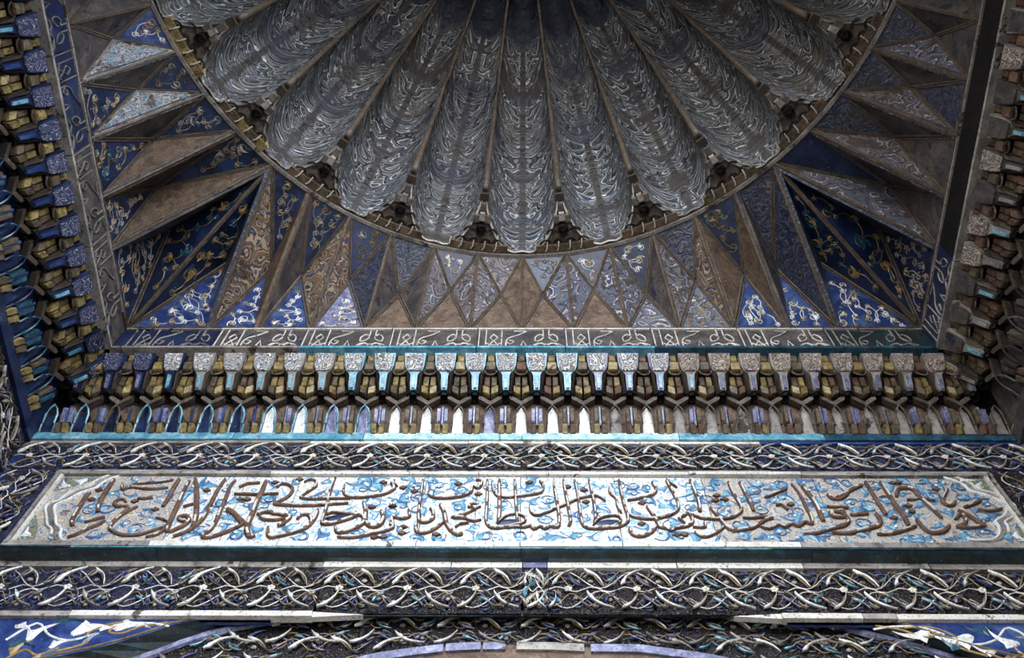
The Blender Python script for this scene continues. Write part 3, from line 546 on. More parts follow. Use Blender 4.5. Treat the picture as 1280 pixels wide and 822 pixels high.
for sx in (-1, 1):
    for k, dx in enumerate((0, .016)):
        xa = sx * (Q_Wp - .012 - dx); part('frame_piece', MB().box(xa - .006, xa + .006, 1.985 + .003 * k, 2.012, 4.178, z1p + .018), 'pale' if k else 'stone', ip)
for cusp in (CUSPL, CUSPR):
    P = smooth_line([(x, 1.998, z) for x, z in cusp], 3)
    sgn = -1 if cusp is CUSPL else 1
    part('cartouche_border', MB().ribbon(P, .0055, N_, .009), 'white', ip)
    P2 = [p + Vector((sgn * .030, 0, .012 if i < 12 else -.002)) for i, p in enumerate(P)]
    part('cartouche_border', MB().ribbon([p + Vector((sgn * .012, 0, .004)) for p in P], .012, N_, .005), 'stone', ip)
    part('cartouche_border', MB().ribbon(P2[:27], .0045, N_, .008), 'pale', ip)
    zc = 4.40
    for b, tt in (((sgn * 1.60, 4.50), (sgn * 1.635, 4.545)), ((sgn * 1.55, 4.545), (sgn * 1.61, 4.552)), ((sgn * 1.615, 4.22), (sgn * 1.635, 4.27)), ((sgn * 1.63, 4.225), (sgn * 1.60, 4.212))):
        part('corner_leaf', leaf_mb(MB(), b, tt, EX, EZ, N_, wid=.5, bend=.15, h=.004), 'white', ip).location = (0, 1.996, 0)
    if sgn < 0: tri1 = [(-1.655, 4.562), (-1.655, 4.47), (-1.50, 4.562)]; tri2 = [(-1.655, 4.20), (-1.585, 4.20), (-1.605, 4.27), (-1.655, 4.36)]
    else: tri1 = [(1.655, 4.562), (1.655, 4.48), (1.60, 4.50), (1.56, 4.562)]; tri2 = [(1.655, 4.20), (1.655, 4.33), (1.63, 4.28), (1.61, 4.20)]
    for tr in (tri1, tri2): part('corner_field', MB().slab([(x, 1.9965, z) for x, z in tr], (0, .002, 0)), 'olive_ground', ip)
# pale blue leaves and thin vines of the ground
occ = []
for st in STROKES:
    xs = st[1::2]; zs = st[2::2]
    occ += [(x, z) for x, z in zip(xs, zs)]
lv = MB(); ol_ = MB(); cnt = 0; tries = 0; placed = []
while cnt < 235 and tries < 6000:
    tries += 1
    x = rng.uniform(-1.52, 1.60); z = rng.uniform(z0p + .02, z1p - .02)
    if any((x - a) ** 2 + (z - b) ** 2 < .030 ** 2 for a, b in occ) or any((x - a) ** 2 + (z - b) ** 2 < .040 ** 2 for a, b in placed): continue
    if x < -1.42 and abs(z - 4.38) > .16: continue
    if x > 1.5 and abs(z - 4.38) > .14: continue
    placed.append((x, z)); a = rng.uniform(0, 6.28); L = rng.uniform(.036, .064)
    o = part('leaf', leaf_mb(MB(), (-math.cos(a) * L / 2, -math.sin(a) * L / 2), (math.cos(a) * L / 2, math.sin(a) * L / 2), EX, EZ, N_, wid=.55, bend=.2, h=.004, lobe=rng.choice((1, -1))), rng.choice(['sky_leaf', 'sky_leaf', 'ice' if abs(x) < .6 else 'sky_leaf', 'outline_blue' if abs(x) > .6 else 'turquoise']), ip)
    o.location = (x, 1.998, z)
    leaf_mb(ol_, (x - math.cos(a) * L * .60, z - math.sin(a) * L * .60), (x + math.cos(a) * L * .60, z + math.sin(a) * L * .60), EX, EZ, N_, wid=.58, bend=.2, h=.0012)
    if cnt % 2 == 0:
        lv.blob((x - math.cos(a) * L * .22, 1.994, z - math.sin(a) * L * .22), (.0065, 0, .002), (-.002, 0, .0055), (0, -.004, 0), 6, 2)
    cnt += 1
part('leaf_outline', ol_, 'outline_blue', ip, kind='stuff').location = (0, 1.9975, 0)
part('leaf_heart', lv, 'white', ip, kind='stuff')
vn = MB()
for i in range(150):
    x, z = placed[rng.randrange(len(placed))]; rr = rng.uniform(.016, .036); a0 = rng.uniform(0, 6.28); sg = rng.choice((1, -1))
    ln = []
    for j in range(12):
        a = a0 + sg * j * .5; q = rr * (1 - j / 16)
        ln.append((x + q * math.cos(a), 1.997, min(max(z + q * math.sin(a), z0p + .006), z1p - .006)))
    vn.ribbon(ln, .0016, N_, .003, prof=((-1, 0), (0, 1), (1, 0)))
part('scroll_vine', vn, 'outline_blue', ip, kind='stuff')
# letters: brown raised strokes with a broken white core
for st in STROKES:
    w = st[0] * 1.3; P = smooth_line([(x, 1.998, z) for x, z in zip(st[1::2], st[2::2])], 3)
    n = len(P); hw = w / 2
    ww = [hw * (.55 + .45 * math.sin(math.pi * min(1, (i + .6) / (n * .35)) / 2)) * (.5 + .5 * min(1, (n - i) / (n * .18))) for i in range(n)]
    lt = part('letter', MB().ribbon(P, ww, N_, .011), 'brown', ip)
    mb = MB(); i = 1
    while i < n - 2:
        ln = rng.randint(1, 3); seg = P[i:min(n - 1, i + ln + 1)]
        if len(seg) > 1 and (abs(P[i].x) < .8 or rng.random() < .45): mb.ribbon([p + Vector((0, -.0098, 0)) for p in seg], [q * .42 for q in ww[i:i + len(seg)]], N_, .0035, prof=((-1, 0), (-.5, 1), (.5, 1), (1, 0)))
        i += ln + (1 if abs(P[i].x) < .75 else 2)
    if mb.v: part('glaze_core', mb, 'white' if abs(P[0].x) < .9 else 'pale', lt, kind='stuff')
for x, z in DOTS:
    part('diacritic_dot', MB().slab([(x - .014, 1.990, z), (x, 1.988, z + .009), (x + .014, 1.990, z + .002), (x + .001, 1.988, z - .009)], (0, .010, 0)), 'brown', ip)
for x, z in EYES:
    part('letter_counter', MB().blob((x, 1.997, z), (.042, 0, .008), (-.004, 0, .016), (0, -.004, 0), 10, 2), 'navy', ip)
# ------------------------------------------------------------------ muqarnas cornices
def kz(y):
    for (a, va), (b, vb) in zip(KZ[:-1], KZ[1:]):
        if a <= y <= b: return va + (vb - va) * (y - a) / (b - a)
def pt(u, y, d): return (u, -d, kz(y) * (2 - d) + 1.6)
PI_ = .1224; HP = PI_ / 2
def unit_meshes():
    U = {}
    def dS(y): return .197 + (.108 - .197) * (y - 441) / 46.0
    ol = [(441, .043), (450, .0405), (457, .038), (462, .031), (466, .018), (469, .014), (479, .0135), (487, .011)]
    def outline(ins, dd):
        L = [pt(-(w - ins), y + (ins * 60 if i == 0 else 0), dS(y) + dd) for i, (y, w) in enumerate(ol)]
        return L + [pt((w - ins), y + (ins * 60 if i == 0 else 0), dS(y) + dd) for i, (y, w) in reversed(list(enumerate(ol)))]
    U['shield'] = MB().slab(outline(0, 0), (0, .03, .012))
    f1 = outline(.0065, .004); U['shield_field'] = MB().slab([p for i, p in enumerate(f1) if i < 4 or i > 11], (0, .006, 0))
    U['tongue_field'] = MB().slab([pt(-.007, 468, dS(468) + .004), pt(-.006, 484, dS(484) + .004), pt(.006, 484, dS(484) + .004), pt(.007, 468, dS(468) + .004)], (0, .006, 0))
    hx = MB(); zb = kz(488) * (2 - .108) + 1.6
    ring = lambda r, z: [(r * math.cos(math.pi / 6 + k * math.pi / 3), -.078 + r * math.sin(math.pi / 6 + k * math.pi / 3), z) for k in range(6)]
    A = ring(.030, zb + .07); B = ring(.030, zb); C = ring(.024, zb); Dd = ring(.018, zb + .03)
    vs_ = A + B + C + Dd
    hx.add(vs_, [tuple(range(6))] + [(r * 6 + k, r * 6 + (k + 1) % 6, r * 6 + 6 + (k + 1) % 6, r * 6 + 6 + k) for r in range(3) for k in range(6)] + [tuple(18 + k for k in range(5, -1, -1))])
    U['pendant'] = hx
    def fac(u0, u1, y0, y1, d0, d1, rise=.004, ins=.16, dl=0, dr=0):
        return MB().facet([pt(u0, y0 + dl, d0), pt(u1, y0 + dr, d0), pt(u1, y1 + dr, d1), pt(u0, y1 + dl, d1)], (0, .02, .006), ins, rise / .02)
    U['facet_top'] = fac(-.014, .014, 441, 452, .176, .162)
    U['facet_mid'] = fac(-.020, .020, 453, 463, .166, .150, .006)
    cp = [pt(.024 * math.sin(a), 463.5 + 4.5 * math.cos(a), .146 + .006 * math.cos(a)) for a in [i * math.pi / 8 - math.pi / 2 for i in range(9)]]
    U['cup'] = MB().tube(cp, .0038, 5)
    for s, nm in ((-1, 'l'), (1, 'r')):
        U['side_' + nm] = MB().slab([pt(s * .026, 462, .150), pt(s * .040, 466, .148), pt(s * .046, 490, .092), pt(s * .036, 490, .080)], (0, .03, .01))
        U['facet_u' + nm] = fac(min(s * .003, s * .025), max(s * .003, s * .025), 471, 482.5, .118, .104)
        U['facet_l' + nm] = fac(min(s * .003, s * .031), max(s * .003, s * .031), 484, 493, .103, .088, .006, .14, *((-2, 1) if s < 0 else (1, -2)))
        U['ledge_' + nm] = MB().slab([pt(s * .046, 493, .084), pt(s * .046, 498, .080), pt(0, 506, .068), pt(0, 501, .072)], (0, .03, .014))
        x = s * (HP - .033)
        U['leg_' + nm] = fac(s * .014 + HP - .008, s * .014 + HP + .008, 510, 528, .066, .034, .004, .2)
        U['foot_' + nm] = fac(s * .015 + HP - .0105, s * .015 + HP + .0105, 529.5, 543, .044, .014, .006, .12)
    U['strip'] = fac(HP - .004, HP + .004, 507.5, 531, .064, .028, .003, .2)
    am = [pt(-.026, 543, .012), pt(-.026, 531, .030), pt(-.022, 529, .036), pt(-.022, 518, .052), pt(-.014, 511, .064), pt(0, 506, .072), pt(.014, 511, .064), pt(.022, 518, .052), pt(.022, 529, .036), pt(.026, 531, .030), pt(.026, 543, .012)]
    U['arch_rib'] = MB().tube(am, .0042, 5)
    U['arch_tile'] = MB().slab([pt(-.021, 544, .010), pt(-.019, 518, .042), pt(0, 509, .058), pt(.019, 518, .042), pt(.021, 544, .010)], (0, .02, 0))
    return {k: b.mesh(k) for k, b in U.items()}
UM = unit_meshes()
def cornice(label, loc, rz, ups, los, pal, span_top, span_bot):
    t = thing('muqarnas_cornice', label, 'cornice', loc, rz)
    bk = MB(); (a0, a1), (b0, b1) = span_top, span_bot
    bk.slab([pt(a0, 437, .150), pt(a1, 437, .150), pt((a1 + b1) / 2, 505, .040), pt((a0 + b0) / 2, 505, .040)], (0, .03, .01))
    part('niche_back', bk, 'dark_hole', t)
    part('lower_back', MB().slab([pt((a0 + b0) / 2, 504, .042), pt((a1 + b1) / 2, 504, .042), pt(b1, 545.5, .001), pt(b0, 545.5, .001)], (0, .02, 0)), pal('back', 0), t)
    names = {'facet_top': 'facet', 'facet_mid': 'facet', 'facet_ul': 'facet', 'facet_ur': 'facet', 'facet_ll': 'facet', 'facet_lr': 'facet', 'side_l': 'niche_side', 'side_r': 'niche_side', 'ledge_l': 'ledge', 'ledge_r': 'ledge',
             'leg_l': 'leg_strip', 'leg_r': 'leg_strip', 'foot_l': 'foot_block', 'foot_r': 'foot_block'}
    for u in ups:
        c = link('niche_cell', UM['facet_mid'], pal('facet_mid', u), t, (u, 0, 0))
        for k in ('facet_top', 'cup', 'side_l', 'side_r', 'facet_ul', 'facet_ur', 'facet_ll', 'facet_lr', 'ledge_l', 'ledge_r'):
            link(names.get(k, k), UM[k], pal(k, u), c)
    for u in [x + HP for x in ups] + [ups[0] - HP]:
        c = link('pendant_shield', UM['shield'], pal('shield', u), t, (u, 0, 0))
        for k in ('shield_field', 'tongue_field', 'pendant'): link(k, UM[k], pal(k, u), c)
    for u in los:
        c = link('arch_cell', UM['arch_tile'], pal('arch_tile', u), t, (u, 0, 0))
        for k in ('arch_rib', 'strip', 'leg_l', 'leg_r', 'foot_l', 'foot_r'): link(names.get(k, k), UM[k], pal(k, u), c)
    # glazed rule along the foot
    return t
def pal_back(k, u):
    q = rng.random()
    if k == 'back': return 'plaster'
    if k == 'shield': return 'navy' if u < -1.35 else ('stone' if u < -.75 else ('turquoise' if u < .2 else ('lilac' if u < .6 else 'stone')))
    if k == 'shield_field': return 'shield_navy' if u < -1.42 else ('shield_white' if u < .22 else ('shield_brown' if u > .6 else 'shield_white'))
    if k == 'tongue_field': return 'sky_leaf' if -1.45 < u < .7 else 'lilac'
    if k == 'pendant': return 'dark_hole'
    if k[:5] in ('facet', 'foot_'): return ('gold' if q < .72 else 'gold_dull') if u < -.3 else ('gold' if q < .35 else ('gold_dull' if q < .75 else 'brown'))
    if k == 'arch_tile': return ('navy' if u < -1.05 else (('lilac' if q < .35 else 'white') if u < .25 else ('pale' if q < .5 and u < 1.1 else 'stone')))
    if k == 'arch_rib': return 'turquoise' if u < -.6 and q < .75 else 'soffit'
    if k[:4] == 'leg_': return 'gold_dull' if q < .6 else 'lilac'
    if k == 'strip': return 'blue' if u < -1 else 'lilac'
    if k in ('cup',) or k[:5] == 'ledge': return 'soffit'
    return 'core'
def pal_left(k, u):
    q = rng.random()
    if k == 'back': return 'navy'
    if k == 'shield': return 'navy'
    if k == 'shield_field': return 'shield_navy'
    if k == 'tongue_field': return 'sky_leaf' if q < .5 else 'blue'
    if k == 'pendant': return 'dark_hole'
    if k[:5] in ('facet', 'foot_'): return 'gold' if q < .6 else 'gold_dull'
    if k == 'arch_tile': return 'navy'
    if k == 'arch_rib': return 'teal' if q < .5 else 'navy'
    if k[:4] == 'leg_': return 'gold_dull' if q < .5 else 'teal'
    if k == 'strip': return 'blue'
    return 'core'
def pal_right(k, u):
    q = rng.random()
    if k == 'back': return 'plaster_dark'
    if k == 'shield': return 'stone' if q < .5 else 'plaster_dark'
    if k == 'shield_field': return 'plaster_dark' if q < .6 else 'shield_brown'
    if k == 'tongue_field': return 'stone' if q < .6 else 'sky_leaf'
    if k == 'pendant': return 'dark_hole'
    if k[:5] in ('facet', 'foot_'): return 'brown' if q < .5 else 'gold_dull'
    if k == 'arch_tile': return 'plaster_dark'
    return 'soffit' if q < .5 else 'core'
ks = list(range(-14, 15))
mq = cornice('long muqarnas cornice of pale shields and gold niches across the back wall', (0, 2, 0), 0, [k * PI_ for k in ks], [k * PI_ for k in range(-15, 16)], pal_back, (-XK, XK), (-W, W))
nl = 13
mql = cornice('muqarnas cornice with navy shields along the left side wall', (-W, 0, 0), math.pi / 2, [1.86 - PI_ * (i + .5) for i in range(nl + 1)], [1.86 - PI_ * (i + .5) for i in range(nl + 1)], pal_left, (-.1, YK), (-.1, D))
mqr = cornice('weathered brown muqarnas cornice along the right side wall', (W, 0, 0), -math.pi / 2, [-1.86 + PI_ * (i + .5) for i in range(nl + 1)], [-1.86 + PI_ * (i + .5) for i in range(nl + 1)], pal_right, (-YK, .1), (-D, .1))
zc0 = kz(545) * 2 + 1.6
rule('turquoise_moulding', mq, [-W, -1.1, -.6, -.08, .004, .6, 1.15, W], -.016, .012, ZT0 + .020, zc0 - .004, lambda x: 'ice' if -.5 < x < .7 else ('turquoise' if x < .9 else 'teal'))
rule('white_fillet', mq, [-W, -1.2, -.8, -.2, .01, .45, .9, 1.2, W], -.010, .012, ZT0 + .003, ZT0 + .018, lambda x: 'pale' if -.9 < x < .8 else ('stone' if x < 0 else 'blue'))
rule('white_fillet', mq, [-W, -1.2, -.4, .1, .6, 1.2, W], -.008, .012, zc0 - .003, zc0 + .004, lambda x: 'blue' if x < -.7 or .1 < x < .8 else 'pale')
rule('dark_moulding', mql, [-.1, .6, 1.2, D], -.02, .012, ZT0 + .006, zc0 + .004, ('navy', 'plaster_dark', 'navy'))
rule('dark_moulding', mqr, [-D, -1.2, -.6, .1], -.02, .012, ZT0 + .006, zc0 + .004, 'plaster_dark')
# carved wall tiles under the side cornices
for sx, lab in ((-1, 'dark carved leafy tile frieze on the left side wall below its cornice'), (1, 'dark carved leafy tile frieze on the right side wall below its cornice')):
    t = thing('floral_frieze', lab, 'frieze', (sx * W, 1.0, 0), -sx * math.pi / 2 if sx < 0 else -math.pi / 2)
    t.rotation_euler = (0, 0, math.pi / 2 if sx < 0 else -math.pi / 2)
    for a in range(4):
        part('tile', MB().box(-.97 + .49 * a, -.97 + .49 * a + .486, -.004, .012, 4.2, ZT0), 'frieze_ground', t)
    lay_motif(mL, t, [-.95 + PER * i for i in range(9)], -.004, ZT0 - hL - .02, tint=lambda k, mm, x: 'stone' if k == 'white_leaf' else ('lilac' if k == 'blue_leaf' else mm))
    lay_motif(mL, t, [-.95 + PER * i for i in range(9)], -.004, ZT0 - 2 * hL - .03, tint=lambda k, mm, x: 'stone' if k == 'white_leaf' else ('lilac' if k == 'blue_leaf' else mm))
# ------------------------------------------------------------------ kufic bands
KP = .363; KZ0, KZ1 = Q_zk0, Q_zk1; KH = KZ1 - KZ0
def kufic_mesh():
    mb = MB(); z0 = KZ0 + .022; hh = KH - .034
    def q(u, v): return (u * KP, -E - .002, z0 + v * hh)
    def rb(L, w=.0042, sm=True):
        w *= .62
        P = [q(*p) for p in L]; mb.ribbon(smooth_line(P, 3) if sm else P, w, N_, .005)
    rb([(.02, 1), (.02, .0)], sm=False); rb([(.10, 1), (.10, .05)], sm=False); rb([(.28, 1), (.28, .05)], sm=False)
    rb([(.19, .72), (.235, .52), (.19, .32), (.145, .52), (.19, .72)], sm=False)
    rb([(.19, .34), (.13, .0)], sm=False); rb([(.19, .34), (.25, .0)], sm=False); rb([(.10, .2), (.19, .06), (.28, .2)], .0035)
    rb([(.33, .02), (.33, .3), (.37, .52), (.46, .66), (.56, .9)]); rb([(.33, .28), (.38, .12), (.42, .3), (.37, .34)], .0038); rb([(.56, .9), (.42, .92)], .003)
    rb([(.50, .02), (.525, .34), (.56, .02)], .0045, sm=False)
    for s in (-1, 1):
        c = .79
        rb([(c + s * .035, 1), (c + s * .035, .62), (c + s * .07, .72), (c + s * .125, .55), (c + s * .12, .3), (c + s * .06, .38), (c + s * .03, .55)], .0045)
        rb([(c + s * .13, .04), (c + s * .06, .2), (c + s * .02, .04)], .0042)
    rb([(.64, .05), (.7, .18), (.79, .1), (.88, .18), (.96, .05)], .0038)
    return mb.mesh('lettering')
KM = kufic_mesh()
def kband(label, loc, rz, xs0, n, xa, xb, pal, lets):
    t = thing('kufic_band', label, 'inscription', loc, rz)
    z0 = KZ0 + .014
    xs = [xa] + [x for x in (xs0 + KP * i for i in range(n + 1)) if xa + .03 < x < xb - .03] + [xb]
    for a, b in zip(xs[:-1], xs[1:]):
        part('tile', MB().box(a + .001, b - .001, -E, -E + .03, z0, KZ1 - .010), pal((a + b) / 2), t)
    for i in range(n):
        x = xs0 + KP * i
        if x > xa - .08 and x + KP * .97 < xb + .03: link('lettering', KM, lets(x + KP / 2), t, (x, 0, 0))
    for a, b in zip(xs[:-1], xs[1:]):
        part('rule_piece', MB().box(a + .002, b - .002, -E - .010, -E + .03, KZ0 - .002, KZ0 + .014), pal('rule', (a + b) / 2) if False else ('turquoise' if rz == 0 and -.95 < (a + b) / 2 < .5 else ('teal' if rz == 0 and (a + b) / 2 > .3 else 'stone')), t)
        part('rule_piece', MB().box(a + .002, b - .002, -E - .008, -E + .03, KZ1 - .009, KZ1), 'pale' if rz == 0 and abs((a + b) / 2) < 1.2 else 'stone', t)
    part('core_band', MB().box(xa, xb, -E + .028, -E + .18, KZ0 - .006, KZ1), 'core', t)
    return t
kband('kufic inscription band with white letters on the back wall below the folded triangles', (0, D, 0), 0, -XK + .05, 9, -XK, XK, lambda x: 'navy' if x < -1.3 or (.0 < x < .3) else ('plaster_dark' if x < -.95 else ('dark_teal' if rng.random() < .5 else 'plaster_dark')), lambda x: 'pale' if abs(x) < 1.25 else 'stone')
kband('dark blue kufic inscription band on the left side of the vault', (-W, 0, 0), math.pi / 2, -.1, 6, -.12, YK, lambda x: 'navy' if x < 1.1 else 'plaster_dark', lambda x: 'letter_dim')
kband('dark worn plain inscription band on the right side of the vault', (W, 0, 0), -math.pi / 2, -YK + .02, 1, -YK, .12, lambda x: 'navy' if x < -1.6 else 'dark_hole', lambda x: 'stone')  # worn band, nearly all of its tiles near-black
# ------------------------------------------------------------------ folded triangles between band and rim
fv = thing('folded_vault', 'vault zone of folded tiled triangles rising from the kufic bands to the dome rim', 'vault', (0, 0, 0))
DT = math.radians(7.225)
def RP(k):
    k = max(-6, min(6, k)) if False else k
    a = k * DT; return Vector((R * 1.004 * math.sin(a), YC + R * 1.004 * math.cos(a), H))
rh = []      # (key, R, B) for the positive side
for k in range(0, 6): rh.append((k, RP(k), Vector((BX[k], YK, KZ1))))
rh.append((6, RP(6), Vector((BX[6], YK, KZ1)))); rh.append((6.3, RP(6), Vector((XK, YK, KZ1)))); rh.append((6.6, RP(6), Vector((XK, BY[0], KZ1))))
for j, k in enumerate((7, 8, 9, 10)): rh.append((k, RP(k), Vector((XK, BY[j + 1], KZ1))))
rh.append((11, RP(11), Vector((XK, .32, KZ1)))); rh.append((12, RP(12), Vector((XK, .10, KZ1))))
mids = [Vector(p) for p in MID] + [Vector((1.66, .44, 5.74)), Vector((1.67, .22, 5.73))]
def mir(p, s): return Vector((p.x * s, p.y, p.z))
FC = Vector((0, .2, 5.4))
def clip_in(p, poly, marg):
    n = len(poly); sg = None
    for i in range(n):
        (ax, ay), (bx, by) = poly[i], poly[(i + 1) % n]; L = math.hypot(bx - ax, by - ay)
        d = ((bx - ax) * (p[1] - ay) - (by - ay) * (p[0] - ax)) / max(L, 1e-9)
        if d < marg: return False
    return True
LEAFN = [0]
def add_facet(pts, m, scroll=None, big=False, dens=1.0):
    P = [Vector(p) for p in pts]; n_ = (P[1] - P[0]).cross(P[2] - P[0])
    if n_.length < 1e-5: return
    n_.normalize(); c = sum(P, Vector()) / len(P)
    if n_.dot(FC - c) < 0: P.reverse(); n_ = -n_
    mb = MB(); mb.slab(P, -n_ * .018)
    f = part('triangle_facet', mb, m, fv)
    # two rims: pale bead lines set in from the edges
    q = [p.lerp(c, .085) + n_ * .001 for p in P]
    L = min((P[i] - P[(i + 1) % len(P)]).length for i in range(len(P)))
    eb = MB()
    for i in range(len(q)):
        a, b = q[i], q[(i + 1) % len(q)]
        eb.ribbon([a, b], .0042, n_, .005, prof=((-1, 0), (-.5, 1), (.5, 1), (1, 0)))
    part('edge_line', eb, 'rib' if m not in ('f_bright',) else 'stone', f)
    if scroll:
        e1 = (P[1] - P[0]).normalized(); e2 = n_.cross(e1); o = P[0]
        poly = [((p - o).dot(e1), (p - o).dot(e2)) for p in P]
        xs = [p[0] for p in poly]; ys = [p[1] for p in poly]
        vine = MB(); vine2 = MB(); got = []; lm = [MB(), MB()]; blots = MB()
        mv, ml, mo = scroll
        area = abs(sum(poly[i][0] * poly[(i + 1) % len(poly)][1] - poly[(i + 1) % len(poly)][0] * poly[i][1] for i in range(len(poly)))) / 2
        want = max(3, int(area / (.0042 if not big else .008) * dens)); tr = 0
        to3 = lambda x, y, h=.0: o + e1 * x + e2 * y + n_ * h
        while len(got) < want and tr < 900:
            tr += 1; p = (rng.uniform(min(xs), max(xs)), rng.uniform(min(ys), max(ys)))
            mg = rng.uniform(.014, .034 if not big else .05)
            if not clip_in(p, poly, mg + .008) or any(math.hypot(p[0] - a, p[1] - b) < (mg + c_) * .9 for a, b, c_ in got): continue
            got.append((p[0], p[1], mg)); a0 = rng.uniform(0, 6.28); sg = rng.choice((1, -1))
            ln = [to3(p[0] + mg * (1 - i / 13) * math.cos(a0 + sg * i * .55), p[1] + mg * (1 - i / 13) * math.sin(a0 + sg * i * .55)) for i in range(10)]
            (vine if rng.random() < .6 else vine2).ribbon(ln, .0026 if not big else .0046, n_, .003, prof=((-1, 0), (0, 1), (1, 0)))
            a = a0 + sg * 9 * .55; Lf = mg * 1.25
            b2 = (p[0] - math.cos(a) * Lf * .5, p[1] - math.sin(a) * Lf * .5); t2 = (p[0] + math.cos(a) * Lf * .6, p[1] + math.sin(a) * Lf * .6)
            mm = MB(); leaf_mb(mm, b2, t2, e1, e2, n_, wid=.5 if not big else .75, bend=.25 * sg, h=.004, lobe=sg)
            mm.v = [tuple(Vector(v) + o) for v in mm.v]
            if LEAFN[0] < 230 and mg > .022:
                LEAFN[0] += 1; part('leaf', mm, ml if rng.random() < .62 else mo, f)
            else: lm[rng.random() < .4].add(mm.v, mm.f)
            ab = a0 + 2; pb = (p[0] + mg * .75 * math.cos(ab), p[1] + mg * .75 * math.sin(ab))
            blots.blob(to3(*pb), e1 * mg * .5, e2 * mg * .34, n_ * .0025, 8, 2)
        got2 = sorted(got)
        for (a, b, _), (c_, d_, _) in zip(got2[:-1], got2[1:]):
            if math.hypot(a - c_, b - d_) < .16:
                mx, my = (a + c_) / 2 + (b - d_) * .2, (b + d_) / 2 - (a - c_) * .2
                if clip_in((mx, my), poly, .006): vine.ribbon(smooth_line([to3(a, b), to3(mx, my), to3(c_, d_)], 4), .0022, n_, .003, prof=((-1, 0), (0, 1), (1, 0)))
        for b_, mt_, nm in ((vine, mv, 'scroll_vine'), (vine2, mo, 'scroll_vine'), (lm[0], ml, 'small_leaves'), (lm[1], mo, 'small_leaves'), (blots, 'teal', 'glaze_spots')):
            if b_.v: part(nm, b_, mt_, f, kind='stuff')
SW = ('white', 'white', 'gold_vine'); SD = ('ochre_dull', 'ochre_dull', 'stone'); SG = ('stone', 'stone', 'gold_vine'); SK = ('ochre_dull', 'gold_vine', 'teal')
# per-side finishes traced by eye: up = standing triangle, dn = hanging triangle, rl/rr = halves of each folded lozenge, fold shade painted into the side ones
UPM = {-1: ['plaster', 'plaster', 'plaster', 'lilac', 'blue', 'blue', 'blue', 'navy', 'navy', 'navy', 'navy', 'plaster_dark', 'plaster_dark', 'plaster_dark'],
       1: ['plaster', 'plaster', 'f_lilac', 'f_lilac', 'blue', 'blue', 'blue', 'navy', 'plaster_dark', 'plaster_dark', 'f_dark', 'plaster_dark', 'plaster_dark', 'plaster_dark']}
UPS = {-1: {3: SW, 4: SW, 5: SW, 6: SW, 7: SG, 8: SG, 9: SK, 10: SG}, 1: {3: SG, 4: SW, 5: SW, 6: SW, 7: SG}}
DNM = {-1: ['f_grey', 'navy', 'f_dark', 'navy', 'navy', 'navy', None, None, 'navy', 'navy', 'navy', 'blue', 'navy', 'navy'],
       1: ['navy', 'navy', 'navy', 'f_dark', 'navy', 'f_dark', None, None, 'navy', 'f_dark', 'f_dark', 'f_dark', 'f_dark', 'f_dark']}
DNS = {-1: {1: SW, 3: SD, 4: SG, 5: SG, 8: SD, 9: SG, 10: SD, 11: SW}, 1: {0: SG, 1: SW, 2: SW, 4: SD}}
LZ = {-1: {0: ('plaster', 'plaster'), 1: ('f_grey', 'f_grey'), 2: ('f_grey', 'plaster_dark'), 3: ('plaster_dark', 'f_dark'), 4: ('f_tan', 'f_tan'), 5: ('plaster_dark', 'plaster'), 6: ('f_tan', 'f_dark'), 6.3: ('navy', 'navy'), 6.6: ('plaster', 'plaster_dark'), 7: ('plaster', 'plaster_dark'), 8: ('f_bright', 'plaster_dark'), 9: ('f_bright', 'plaster_dark'), 10: ('plaster_dark', 'plaster_dark'), 11: ('f_bright', 'plaster_dark')},
      1: {0: ('plaster', 'plaster'), 1: ('f_lilac', 'f_lilac'), 2: ('f_lilac', 'f_lilac'), 3: ('plaster_dark', 'f_grey'), 4: ('f_tan', 'plaster'), 5: ('plaster', 'plaster_dark'), 6: ('f_dark', 'f_dark'), 6.3: ('navy', 'navy'), 6.6: ('f_lilac', 'f_dark'), 7: ('f_grey', 'plaster_dark'), 8: ('f_grey', 'plaster_dark'), 9: ('f_lilac', 'plaster_dark'), 10: ('plaster_dark', 'plaster_dark'), 11: ('f_grey', 'plaster_dark')}}
for s in (-1, 1):
    for i in range(len(rh) - 1):
        k0, R0, B0 = rh[i]; k1, R1, B1 = rh[i + 1]; mdl = mids[i]
        add_facet([mir(B0, s), mir(B1, s), mir(mdl, s)], UPM[s][i], UPS[s].get(i), dens=1.1)
        if (R0 - R1).length > .02: add_facet([mir(R0, s), mir(R1, s), mir(mdl, s)], DNM[s][i], DNS[s].get(i))
    for i, (k, Rr, B) in enumerate(rh[:-1]):
        lz = LZ[s].get(k, ('plaster_dark', 'plaster_dark'))
        prev = mids[i - 1] if i else mir(mids[0], -1)
        # the half nearer the centre line and the half nearer the portal front
        if i or s == 1:
            sc_ = (SK if k == 6.3 else None)
            add_facet([mir(Rr, s), mir(B, s), mir(prev, s)], lz[1 if k > 6.2 else 0], sc_, big=True)
            add_facet([mir(Rr, s), mir(B, s), mir(mids[i], s)], lz[0 if k > 6.2 else 1], sc_, big=True)
    # raised fillets along the folds
    for i, (k, Rr, B) in enumerate(rh[:-1]):
        if i == 0 and s == -1: continue
        cc = MB().tube([mir(Rr, s), mir(B, s)], .0055, 5); part('fold_bead', cc, 'rib', fv)
